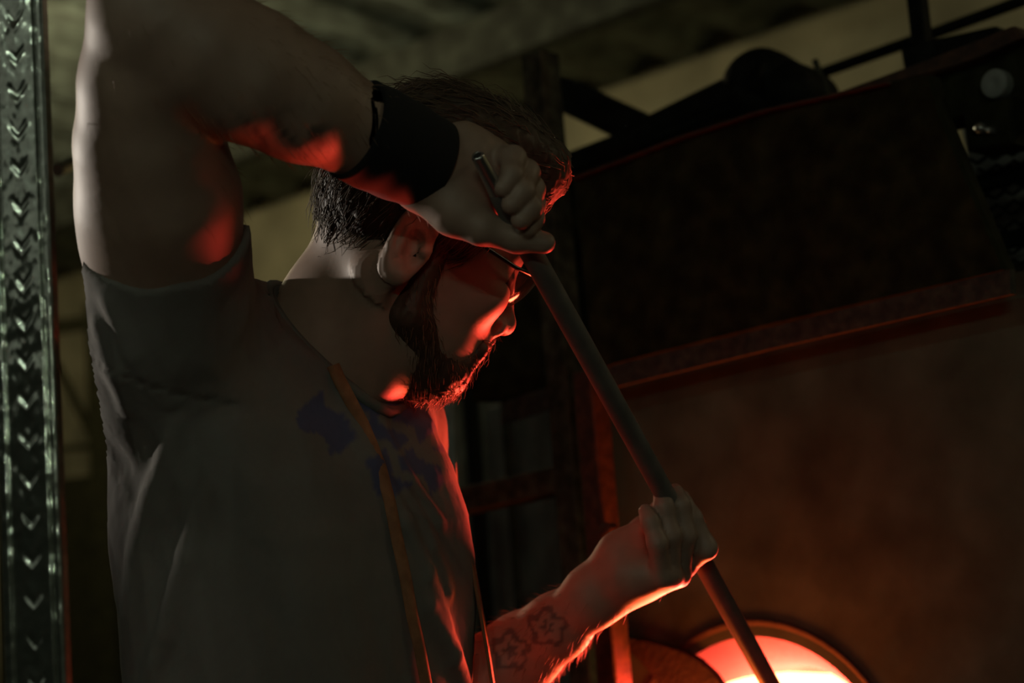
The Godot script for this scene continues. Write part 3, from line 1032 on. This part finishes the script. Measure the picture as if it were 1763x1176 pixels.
func f_hands(p: Vector3, arm: Bones, palm: Bones, fingers: Array) -> float:
	var d := smin(arm.d(p), palm.d(p), 0.010)
	var m := 1e3
	for c in fingers:
		m = minf(m, c.d(p))
	return smin(d, m, 0.0035)

func f_right(p: Vector3) -> float:
	return f_hands(p, arm_r, palm_r, hand_r)

func f_left(p: Vector3) -> float:
	return f_hands(p, arm_l, palm_l, hand_l)

func torso(p: Vector3, grow: float) -> float:
	# rows of ellipses; the view's own vertical is close enough to the man's
	var yy := 588.0 + p.y / 1.66 * -FOCAL
	var n := torso_rows.size()
	var i := 0
	while i < n - 2 and yy > torso_rows[i + 1][0]:
		i += 1
	var r0: Array = torso_rows[i]
	var r1: Array = torso_rows[i + 1]
	var t := clampf((yy - r0[0]) / (r1[0] - r0[0]), 0.0, 1.0)
	t = t * t * (3.0 - 2.0 * t) * 0.3 + t * 0.7
	var k := 1.66 / FOCAL
	var xl := (lerpf(r0[1], r1[1], t) - 881.5) * k
	var xr := (lerpf(r0[2], r1[2], t) - 881.5) * k
	var hx := (xr - xl) * 0.5 + grow
	var hz := lerpf(r0[3], r1[3], t) + grow
	# a rounded box section, the chest turned some way towards the viewer
	var half := minf(hz, hx * 1.08)
	var thick := pow(maxf(pow(hx, 1.5) - pow(half * 0.616, 1.5), 0.004), 0.6667) / 0.788
	var ox := p.x - (xl + xr) * 0.5
	var oz := p.z + lerpf(r0[4], r1[4], t)
	var q := Vector2((ox * 0.788 + oz * 0.616) / thick, (oz * 0.788 - ox * 0.616) / half).abs()
	var rad := pow(q.x * q.x * q.x + q.y * q.y * q.y, 1.0 / 3.0)
	var d := (rad - 1.0) * minf(half, thick)
	var top: float = -(588.0 - torso_rows[0][0]) * -k
	d = maxf(d, p.y - top)
	return d

func f_shirt(p: Vector3) -> float:
	var d := torso(p, 0.0)
	d = smin(d, cap(p, C(320, 610, 1.60), C(520, 640, 1.68), 0.072, 0.066), 0.05)
	d = smin(d, cap(p, C(520, 640, 1.68), C(660, 740, 1.83), 0.062, 0.052), 0.05)
	# far sleeve
	d = smin(d, cap(p, C(660, 740, 1.85), C(690, 960, 1.88), 0.056, 0.056), 0.03)
	# raised sleeve, cut slantwise at the hem
	var s := cap(p, C(278, 330, 1.49), C(290, 560, 1.56), 0.0675, 0.0685)
	s = smin(s, cap(p, C(290, 560, 1.56), C(312, 650, 1.60), 0.0685, 0.072), 0.02)
	var hem := (p - C(279, 402, 1.512)).dot(Vector3(0.03, 0.745, 0.667)) + 0.0012 * sin(p.x * 130.0)
	s = smax(s, hem, 0.003)
	d = smin(d, s, 0.018)
	# cloth folds
	if d < 0.03:
		var w := Vector3(p.x * 11.0 + p.y * 5.0, p.y * 3.2 - p.x * 1.5, p.z * 8.0)
		d += smoothstep(0.0, 0.04, -hem) * 0.0038 * noise.get_noise_3dv(w) + 0.0012 * noise.get_noise_3dv(w * 2.3)
		d = smin(d, folds.d(p), 0.012)
		# seam of the sleeve
		d += 0.002 * exp(-pow(((p - C(250, 665, 1.5)).dot(Vector3(0.35, 0.9, 0.25).normalized())) / 0.0016, 2.0)) * smoothstep(0.0, 0.02, -(p.x - C(420, 600, 1.5).x))
	# openings for arm and neck
	var o := C(560, 590, 1.66)
	if (p - o).length() < 0.25:
		d = smax(d, -maxf(-(p - collar_o).dot(collar_n), neck.d(p) - 0.032), 0.003)
	return d

var collar_o := Vector3.ZERO
var collar_n := Vector3.UP

func f_hair(p: Vector3) -> float:
	var q := to_head(p)
	var d := ell(q - Vector3(0.006, 0.048, 0), Vector3(0.098, 0.095, 0.080))
	# long top swept back, quiff over the brow
	d = smin(d, ell(q - Vector3(0.040, 0.118, 0.0), Vector3(0.072, 0.026, 0.055)), 0.03)
	d = smin(d, ell(q - Vector3(0.084, 0.100, 0.005), Vector3(0.022, 0.020, 0.040)), 0.025)
	var g := noise.get_noise_3d(q.x * 40.0 + q.y * 20.0, q.y * 14.0, q.z * 60.0)
	d += 0.003 * g + 0.0015 * noise.get_noise_3d(q.x * 110.0, q.y * 30.0, q.z * 130.0)
	var s := Vector3(q.x, q.y, absf(q.z))
	d = smax(d, -ell(s - Vector3(-0.014, 0.0, 0.085), Vector3(0.024, 0.036, 0.024)), 0.004)
	var low := lerpf(-0.040, 0.004, smoothstep(-0.035, 0.0, q.x))
	d = smax(d, low - q.y, 0.012)
	d = smax(d, q.x - (0.030 + maxf(q.y, 0.0) * 0.62 + 0.04 * smoothstep(0.06, 0.09, q.y)), 0.012)
	return d

func f_beard(p: Vector3) -> float:
	var q := to_head(p)
	var s := Vector3(q.x, q.y, absf(q.z))
	var d := ell(q - Vector3(0.064, -0.084, 0), Vector3(0.032, 0.031, 0.042))
	d = smin(d, cap(s, Vector3(0.012, -0.052, 0.050), Vector3(0.062, -0.085, 0.028), 0.019, 0.020), 0.015)
	d = smin(d, cap(s, Vector3(0.010, 0.012, 0.0655), Vector3(0.010, -0.050, 0.055), 0.0085, 0.014), 0.012)
	d = smin(d, cap(s, Vector3(0.020, -0.070, 0.030), Vector3(0.055, -0.098, 0.012), 0.016, 0.018), 0.015)
	d = smin(d, cap(s, Vector3(0.046, -0.096, 0.0), Vector3(0.040, -0.086, 0.026), 0.023, 0.018), 0.015)
	d = smin(d, cap(s, Vector3(0.1035, -0.0455, 0.0), Vector3(0.088, -0.058, 0.029), 0.0062, 0.0065), 0.006)
	d = smin(d, cap(s, Vector3(0.088, -0.058, 0.029), Vector3(0.076, -0.080, 0.030), 0.0065, 0.012), 0.008)
	d = smax(d, -ell(q - Vector3(0.104, -0.0605, 0), Vector3(0.012, 0.0062, 0.017)), 0.004)
	d += 0.0016 * noise.get_noise_3d(q.x * 130.0, q.y * 50.0, q.z * 130.0)
	return d

func skin_tint(p: Vector3) -> Color:
	var q := to_head(p)
	var base := Color(0.29, 0.198, 0.148)
	var n := 1.0 + 0.10 * noise.get_noise_3dv(p * 60.0)
	if q.length() < 0.17:
		var lip := exp(-pow((q.y + 0.0585) / 0.006, 2.0)) * smoothstep(0.088, 0.094, q.x)
		base = base.lerp(Color(0.36, 0.13, 0.10), 0.6 * lip)
		var brow := exp(-pow((q.y - 0.031 - 0.1 * (0.034 - absf(absf(q.z) - 0.034))) / 0.0045, 2.0)) * smoothstep(0.068, 0.078, q.x) * smoothstep(0.006, 0.012, absf(q.z))
		base = base.lerp(Color(0.05, 0.03, 0.02), 0.85 * brow)
		var eye := smoothstep(0.0045, 0.003, absf(q.y - 0.004)) * smoothstep(0.086, 0.089, q.x) * (1.0 - smoothstep(0.008, 0.011, absf(absf(q.z) - 0.031)))
		base = base.lerp(Color(0.5, 0.45, 0.42), 0.5 * eye)
	# ink on the forearms
	var a := C(480, 232, 1.42)
	if (p - a).length() < 0.075:
		var w := (p - a)
		var s := sin(w.x * 210.0 + 2.4 * sin(w.y * 150.0 + w.x * 60.0))
		var band := exp(-pow((w.y - 0.004 * sin(w.x * 90.0) + w.x * 0.12) / 0.012, 2.0)) * (1.0 - smoothstep(0.03, 0.05, absf(w.x)))
		base = base.lerp(Color(0.05, 0.045, 0.045), 0.75 * band * smoothstep(0.3, 0.8, s))
	var c := C(905, 1100, 1.79)
	if (p - c).length() < 0.09:
		var w := (p - c)
		for o in [Vector2(-0.014, -0.012), Vector2(0.020, 0.012)]:
			var v: Vector2 = Vector2(w.x, w.y) - o
			var r: float = v.length()
			var petals: float = sin(r * 520.0 + 1.4 * sin(atan2(v.y, v.x) * 5.0 + r * 180.0))
			base = base.lerp(Color(0.05, 0.05, 0.05), 0.75 * (1.0 - smoothstep(0.018, 0.024, r)) * smoothstep(0.0, 0.5, petals))
	return Color(base.r * n, base.g * n, base.b * n)

func shirt_tint(p: Vector3) -> Color:
	var base := Color(0.165, 0.155, 0.14)
	var n := 1.0 + 0.06 * noise.get_noise_3dv(p * 300.0)
	# blue print across the chest: blocks and bars in chest coordinates
	var k := Vector2((p.x - C(655, 760, 1.62).x) * 1000.0, (p.y - C(655, 760, 1.62).y) * 1000.0)   # millimetres
	var u := k.x * 0.62 - k.y * 0.78          # down the chest
	var w := k.x * 0.78 + k.y * 0.62          # across
	if p.z > -1.72:
		var ink := 0.0
		for r in [[-62.0, -14.0, -34.0, -10.0], [-40.0, 14.0, 2.0, 14.0], [-30.0, 22.0, 22.0, 40.0], [6.0, 44.0, -22.0, -4.0], [20.0, 62.0, 4.0, 18.0], [34.0, 84.0, 30.0, 48.0]]:
			if u > r[0] and u < r[1] and w > r[2] + 4.0 * sin(u * 0.16) and w < r[3] + 4.0 * sin(u * 0.16):
				ink = 1.0
		base = base.lerp(Color(0.05, 0.065, 0.17), ink * 0.75)
	return Color(base.r * n, base.g * n, base.b * n)

func plain(p: Vector3) -> Color:
	return Color(0.05, 0.032, 0.02) * (1.0 + 0.3 * noise.get_noise_3dv(p * 120.0))

func beard_tint(p: Vector3) -> Color:
	return Color(0.06, 0.032, 0.018) * (1.0 + 0.3 * noise.get_noise_3dv(p * 120.0))

func strand(b: Mb, pts: Array, r: float) -> void:
	b.tube(pts, [r, r * 0.9, r * 0.75, r * 0.5, r * 0.2], 3, false)

# strands set on a field's surface: start points walk onto f, then run along "flow", lifted off by "lift"
func strands(b: Mb, f: Callable, starts: Array, flow: Callable, length: Vector2, r: float, lift: float, c0: Color, c1: Color) -> void:
	var e := 0.0015
	for s in starts:
		var p: Vector3 = s
		var ok := true
		for it in 4:
			var d: float = f.call(p)
			var g := Vector3(f.call(p + Vector3(e, 0, 0)) - d, f.call(p + Vector3(0, e, 0)) - d, f.call(p + Vector3(0, 0, e)) - d).normalized()
			p -= g * d
			if it == 3 and absf(f.call(p)) > 0.002:
				ok = false
		if not ok:
			continue
		var L := rng.randf_range(length.x, length.y)
		var pts := [view * p]
		var q := p
		for k in 4:
			var d: float = f.call(q)
			var g := Vector3(f.call(q + Vector3(e, 0, 0)) - d, f.call(q + Vector3(0, e, 0)) - d, f.call(q + Vector3(0, 0, e)) - d).normalized()
			var w: Vector3 = flow.call(q)
			w = (w - g * w.dot(g)).normalized()
			w = (w + g * lift + Vector3(rng.randfn(0, 0.12), rng.randfn(0, 0.12), rng.randfn(0, 0.12))).normalized()
			q += w * L / 4.0
			pts.append(view * q)
		b.tint = c0.lerp(c1, rng.randf())
		strand(b, pts, r)
	b.tint = Color.WHITE

func hair_flow(p: Vector3) -> Vector3:
	var q := to_head(p)
	var top := smoothstep(0.085, 0.115, q.y + 0.15 * q.x)
	var local := Vector3(-1.0, -0.12, 0.0) * top + Vector3(-0.45, -1.0, 0.0) * (1.0 - top)
	return head_b * local

func beard_flow(p: Vector3) -> Vector3:
	var q := to_head(p)
	return head_b * Vector3(0.35, -1.0, signf(q.z) * 0.1)

func person() -> void:
	set_pose()
	collar_o = C(480, 488, 1.69)
	var nb := C(664, 654, 1.70) - collar_o
	var nn := C(540, 604, 1.60) - collar_o
	collar_n = nb.cross(nn).normalized()
	if collar_n.y < 0.0:
		collar_n = -collar_n
	var hip := view * C(520, 1500, 1.66)
	var man := thing("person", "bearded man in a grey T-shirt with a raised arm, looking down along his blowpipe", "person", Vector3(hip.x, 0, hip.z))
	var t0 := Time.get_ticks_msec()
	# folds of the shirt, laid on its surface
	for line in [[[[590, 700], [640, 800], [690, 900], [728, 990], [765, 1080]], 0.010], [[[640, 760], [690, 850], [735, 940], [768, 1020]], 0.008], [[[690, 960], [730, 1040], [775, 1130], [800, 1185]], 0.010], [[[600, 660], [650, 735], [700, 830], [752, 900]], 0.006],
			[[[306, 725], [264, 862], [240, 960], [231, 1060], [232, 1180]], 0.008], [[[350, 850], [325, 960], [288, 1090], [256, 1180]], 0.007], [[[175, 560], [205, 640], [222, 700]], 0.008], [[[190, 520], [235, 610], [290, 690]], 0.006]]:
		var pts := []
		var rad := []
		for q in line[0]:
			pts.append(on_front(q[0], q[1], line[1]))
			rad.append(line[1])
		rad[0] = line[1] * 0.6
		rad[-1] = line[1] * 0.6
		folds.add(pts, rad)
	# body: head and neck, both arms and hands, and the trunk and legs under the clothes, in one mesh
	var b := Mb.new()
	nets(b, f_head, C(480, 700, 1.66) + Vector3(0, 0, -0.13), C(960, 100, 1.66) + Vector3(0, 0, 0.13), 0.003, view, skin_tint)
	nets(b, f_right, C(110, 620, 1.66), Vector3(C(650, 0, 1.5).x, C(0, -120, 1.4).y, -1.33), 0.005, view, skin_tint)
	nets(b, f_right, Vector3(C(650, 0, 1.5).x, C(0, 470, 1.55).y, -1.585), Vector3(C(980, 0, 1.5).x, C(0, 190, 1.5).y, -1.45), 0.0022, view, skin_tint)
	nets(b, f_left, Vector3(C(780, 0, 1.8).x, C(0, 1260, 1.8).y, -1.94), Vector3(C(1260, 0, 1.74).x, C(0, 815, 1.74).y, -1.68), 0.003, view, skin_tint)
	nets(b, f_under, Vector3(-0.55, -1.62, -2.15), Vector3(0.15, -0.02, -1.3), 0.016, view, skin_tint)
	obj("body", b, M.skin, man)
	b = Mb.new()
	nets(b, f_shirt, Vector3(C(120, 0, 1.45).x, C(0, 1620, 1.66).y, -2.02), Vector3(C(850, 0, 1.66).x, C(0, 380, 1.5).y, -1.40), 0.0045, view, shirt_tint)
	obj("t_shirt", b, M.shirt, man)
	# collar rib
	b = Mb.new()
	b.tint = Color(0.13, 0.135, 0.12)
	var rib := []
	for k in 41:
		var g := TAU * k / 40.0
		var dirn := Vector3(cos(g), 0, sin(g))
		var o := C(575, 585, 1.675)
		o -= collar_n * (o - collar_o).dot(collar_n)
		var w := (dirn - collar_n * dirn.dot(collar_n)).normalized()
		var lo := 0.02
		var hi := 0.2
		for it in 18:
			var m := (lo + hi) * 0.5
			if neck.d(o + w * m) - 0.007 < 0.0: lo = m
			else: hi = m
		rib.append(view * (o + w * lo - collar_n * 0.004))
	b.tube(rib, [0.0055], 8, false)
	obj("collar", b, M.shirt, man)
	# hair
	b = Mb.new()
	nets(b, f_hair, C(480, 520, 1.66) + Vector3(0, 0, -0.12), C(985, 100, 1.66) + Vector3(0, 0, 0.12), 0.0035, view, plain)
	var starts := []
	for k in 3400:
		var v := Vector3(rng.randfn(), rng.randfn(), rng.randfn()).normalized()
		starts.append(from_head(Vector3(0.006, 0.05, 0) + v * 0.1))
	strands(b, f_hair, starts, hair_flow, Vector2(0.016, 0.040), 0.00055, 0.05, Color(0.05, 0.032, 0.02), Color(0.14, 0.095, 0.06))
	b.tint = Color.WHITE
	obj("hair", b, M.hair, man).set_meta("label", "dark hair, short at the back and combed over the top")
	# beard
	b = Mb.new()
	nets(b, f_beard, C(640, 720, 1.66) + Vector3(0, 0, -0.1), C(900, 420, 1.66) + Vector3(0, 0, 0.1), 0.003, view, beard_tint)
	starts = []
	for k in 3000:
		var v := Vector3(rng.randf_range(0.0, 0.11), rng.randf_range(-0.125, 0.01), rng.randf_range(-0.075, 0.075))
		if absf(f_beard(from_head(v))) < 0.012:
			starts.append(from_head(v))
	strands(b, f_beard, starts, beard_flow, Vector2(0.006, 0.014), 0.00042, 0.45, Color(0.07, 0.036, 0.018), Color(0.22, 0.115, 0.055))
	obj("beard", b, M.hair, man)
	# fine hair along both forearms
	b = Mb.new()
	starts = []
	for k in 700:
		starts.append(C(820, 1185, 1.88).lerp(C(1030, 1040, 1.80), rng.randf()) + Vector3(rng.randfn(), rng.randfn(), rng.randfn()) * 0.03)
	strands(b, f_left, starts, func(_p): return Vector3(-0.4, -0.7, 0.0), Vector2(0.006, 0.013), 0.00022, 0.7, Color(0.2, 0.12, 0.07), Color(0.35, 0.22, 0.13))
	starts = []
	for k in 500:
		starts.append(C(360, 110, 1.43).lerp(C(600, 215, 1.48), rng.randf()) + Vector3(rng.randfn(), rng.randfn(), rng.randfn()) * 0.04)
	strands(b, f_right, starts, func(_p): return Vector3(0.5, -0.8, 0.0), Vector2(0.006, 0.013), 0.00022, 0.7, Color(0.2, 0.12, 0.07), Color(0.35, 0.22, 0.13))
	obj("arm_hair", b, M.hair, man).set_meta("kind", "stuff")
	# wristband
	b = Mb.new()
	var w0 := C(612, 222, 1.481)
	var w1 := C(741, 284, 1.520)
	var ax := (w1 - w0).normalized()
	var prof := []
	for k in 15:
		var t := k / 14.0
		var len := (w1 - w0).length()
		prof.append(Vector2(lerpf(0.0405, 0.0368, t) + 0.0016 * sin(PI * t) + 0.0004 * sin(t * 70.0), len * t))
	prof.push_front(Vector2(0.0368, -0.001))
	prof.push_front(Vector2(0.0335, 0.004))
	prof.append(Vector2(0.0345, (w1 - w0).length() + 0.001))
	prof.append(Vector2(0.029, (w1 - w0).length() - 0.004))
	b.lathe(view * w0, view.basis * ax, prof, 48)
	obj("wristband", b, M.band, man)
	# apron straps: a flat band down the near chest, another at the far side
	b = Mb.new()
	ribbon(b, [[574, 628], [583, 650], [604, 690], [625, 730], [642, 770], [656, 808], [671, 865], [683, 926], [697, 990], [709, 1057], [722, 1115], [734, 1180], [745, 1260]], 0.0072, 0.0042)
	obj("strap", b, M.strap, man)
	b = Mb.new()
	var far := []
	for q in [[806, 940, 1.70], [816, 985, 1.705], [826, 1040, 1.71], [838, 1110, 1.715], [850, 1190, 1.72], [862, 1280, 1.725]]:
		far.append(view * C(q[0], q[1], q[2]))
	for i in far.size() - 1:
		b.bar(far[i], far[i + 1], 0.003, 0.03, view.basis.x, 0.0008)
	obj("strap", b, M.strap, man)
	# trousers and shoes (below the frame)
	b = Mb.new()
	nets(b, f_trousers, Vector3(-0.6, -1.62, -2.2), Vector3(0.3, -0.42, -1.2), 0.016, view, func(_p): return Color.WHITE)
	obj("trousers", b, M.trousers, man)
	for s in [-1.0, 1.0]:
		b = Mb.new()
		var foot := ankle(s)
		var toe := (view.basis * Vector3(0.95, 0, -0.3) * Vector3(1, 0, 1)).normalized()
		b.lathe(foot + toe * 0.08 + Vector3(0, -0.03, 0), Vector3.UP, [Vector2(0.0, -0.045), Vector2(0.045, -0.045), Vector2(0.05, -0.03), Vector2(0.046, 0.0), Vector2(0.03, 0.03), Vector2(0.0, 0.045)], 20, Vector2(2.6, 1.0))
		obj("shoe", b, M.leather, man)
	glasses()
	blowpipe()

func ankle(s: float) -> Vector3:
	var side := (view.basis * Vector3(0.3, 0, 0.95) * Vector3(1, 0, 1)).normalized()
	var hip := view * C(520, 1500, 1.66)
	return Vector3(hip.x, 0.075, hip.z) + side * 0.13 * s

func f_legs(p: Vector3, grow: float) -> float:
	var d := 1e3
	for s in [-1.0, 1.0]:
		var an: Vector3 = view.affine_inverse() * ankle(s)
		var hip: Vector3 = C(520, 1640, 1.66) + Vector3(0.028, 0, 0.09) * s
		var knee: Vector3 = (an + hip) * 0.5 + Vector3(0.03, 0, 0)
		d = minf(d, smin(cap(p, hip, knee, 0.085 + grow, 0.06 + grow), cap(p, knee, an, 0.06 + grow, 0.04 + grow), 0.02))
	return d

func f_under(p: Vector3) -> float:
	var d := torso(p, -0.022)
	return smin(d, f_legs(p, 0.0), 0.05)

func f_trousers(p: Vector3) -> float:
	var d := smax(torso(p, -0.004), p.y - C(0, 1560, 1.66).y, 0.004)
	return smin(d, f_legs(p, 0.02), 0.05)

# the point of the shirt's surface seen at a pixel of the drawing board, sunk by "sink"
func on_front(px: float, py: float, sink: float) -> Vector3:
	var d := 1.30
	for it in 60:
		var q := torso_and_sleeve(C(px, py, d))
		if q < 0.0015:
			break
		d += maxf(q * 0.7, 0.001)
		if d > 1.75:
			break
	return C(px, py, minf(d, 1.70) + sink * 0.75)

func torso_and_sleeve(p: Vector3) -> float:
	var d := torso(p, 0.0)
	d = smin(d, cap(p, C(320, 610, 1.60), C(520, 640, 1.68), 0.072, 0.066), 0.05)
	d = smin(d, cap(p, C(520, 640, 1.68), C(660, 740, 1.83), 0.062, 0.052), 0.05)
	d = smin(d, cap(p, C(279, 400, 1.51), C(292, 560, 1.56), 0.0665, 0.0675), 0.018)
	return smin(d, cap(p, C(292, 560, 1.56), C(312, 650, 1.60), 0.0675, 0.072), 0.018)

func ribbon(b: Mb, line: Array, half: float, thick: float) -> void:
	var pts := []
	for q in line:
		pts.append(on_front(q[0], q[1], -0.003))
	var rows := []
	for i in pts.size():
		var t: Vector3 = (pts[mini(i + 1, pts.size() - 1)] - pts[maxi(i - 1, 0)]).normalized()
		var p: Vector3 = pts[i]
		var e := 0.004
		var d := torso_and_sleeve(p)
		var g := Vector3(torso_and_sleeve(p + Vector3(e, 0, 0)) - d, torso_and_sleeve(p + Vector3(0, e, 0)) - d, torso_and_sleeve(p + Vector3(0, 0, e)) - d).normalized()
		var s := t.cross(g).normalized()
		var row := []
		for k in 13:
			var a := TAU * k / 12.0
			var o := s * cos(a) * half + g * sin(a) * thick
			row.append(b.vert(view * (p + o), (view.basis * (s * cos(a) / half + g * sin(a) / thick)).normalized(), Vector2(k / 12.0, i)))
		rows.append(row)
		if i > 0:
			for k in 4:
				b.ix.append_array([rows[i - 1][k], rows[i - 1][k + 1], row[k + 1], rows[i - 1][k], row[k + 1], row[k]])

func glasses() -> void:
	var o := view * from_head(Vector3(0.1, 0, 0))
	var t := thing("safety_glasses", "dark wraparound safety glasses on the bearded man's face", "glasses", o)
	for s in [-1.0, 1.0]:
		var b := Mb.new()
		var nu := 24
		var nv := 14
		var base := b.v.size()
		var mid := Vector3(0.060, 0.0275, 0)
		for j in nv + 1:
			for i in nu + 1:
				var u := float(i) / nu
				var a := lerpf(0.09, 1.25, u)
				var e := lerpf(-0.80 * (1.0 - 0.4 * u * u) * minf(1.0, 0.6 + u * 3.0), -0.15, float(j) / nv)
				var nn := Vector3(cos(e) * cos(a), sin(e), s * cos(e) * sin(a))
				b.vert(view * from_head(mid + nn * Vector3(0.062, 0.062, 0.068) + Vector3(0, 0, s * -0.002)), view.basis * (head_b * nn))
				if i > 0 and j > 0:
					var k := base + j * (nu + 1) + i
					b.ix.append_array([k, k - 1, k - nu - 2, k, k - nu - 2, k - nu - 1])
		obj("lens", b, M.lens, t)
		b = Mb.new()
		var line := []
		for i in 15:
			var a := lerpf(0.07, 1.25, i / 14.0)
			line.append(view * from_head(mid + Vector3(cos(0.14) * cos(a), -sin(0.14), s * cos(0.14) * sin(a)) * Vector3(0.0625, 0.062, 0.0685) + Vector3(0, 0, s * -0.002)))
		line.append(view * from_head(Vector3(0.03, 0.027, s * 0.0720)))
		line.append(view * from_head(Vector3(-0.008, 0.0375, s * 0.0745)))
		line.append(view * from_head(Vector3(-0.036, 0.026, s * 0.0735)))
		b.tube(line, [0.0018], 8)
		obj("temple", b, M.glasses_frame, t)
	var b := Mb.new()
	b.tube([view * from_head(Vector3(0.1215, 0.0190, -0.004)), view * from_head(Vector3(0.1225, 0.0190, 0)), view * from_head(Vector3(0.1215, 0.0190, 0.004))], [0.002], 8)
	obj("bridge", b, M.glasses_frame, t)

func blowpipe() -> void:
	var tip := P(822, 268, 1.464)
	var grip := P(1186, 925, 1.785)
	var dir := (grip - tip).normalized()
	var t := thing("blowpipe", "long steel blowpipe held in both of the man's hands, pointing into the furnace port", "blowpipe", tip)
	var port := Z(1312, 1385, FRONT_Z)
	var length := (port.z - 0.02 - tip.z) / dir.z
	length = clampf(length, 0.7, 1.3)
	var b := Mb.new()
	b.lathe(tip, dir, [Vector2(0.0025, 0.02), Vector2(0.0028, 0.0), Vector2(0.0042, -0.001), Vector2(0.0052, 0.001), Vector2(0.0065, 0.030), Vector2(0.0075, 0.040)], 24)
	obj("mouthpiece", b, M.chrome, t)
	b = Mb.new()
	b.lathe(tip, dir, [Vector2(0.0074, 0.038), Vector2(0.0080, 0.041), Vector2(0.0092, 0.09), Vector2(0.0094, 0.2), Vector2(0.0094, length * 0.5), Vector2(0.0094, length - 0.01), Vector2(0.0088, length), Vector2(0.003, length), Vector2(0.003, length - 0.03)], 28)
	obj("tube", b, M.pipe_steel, t)
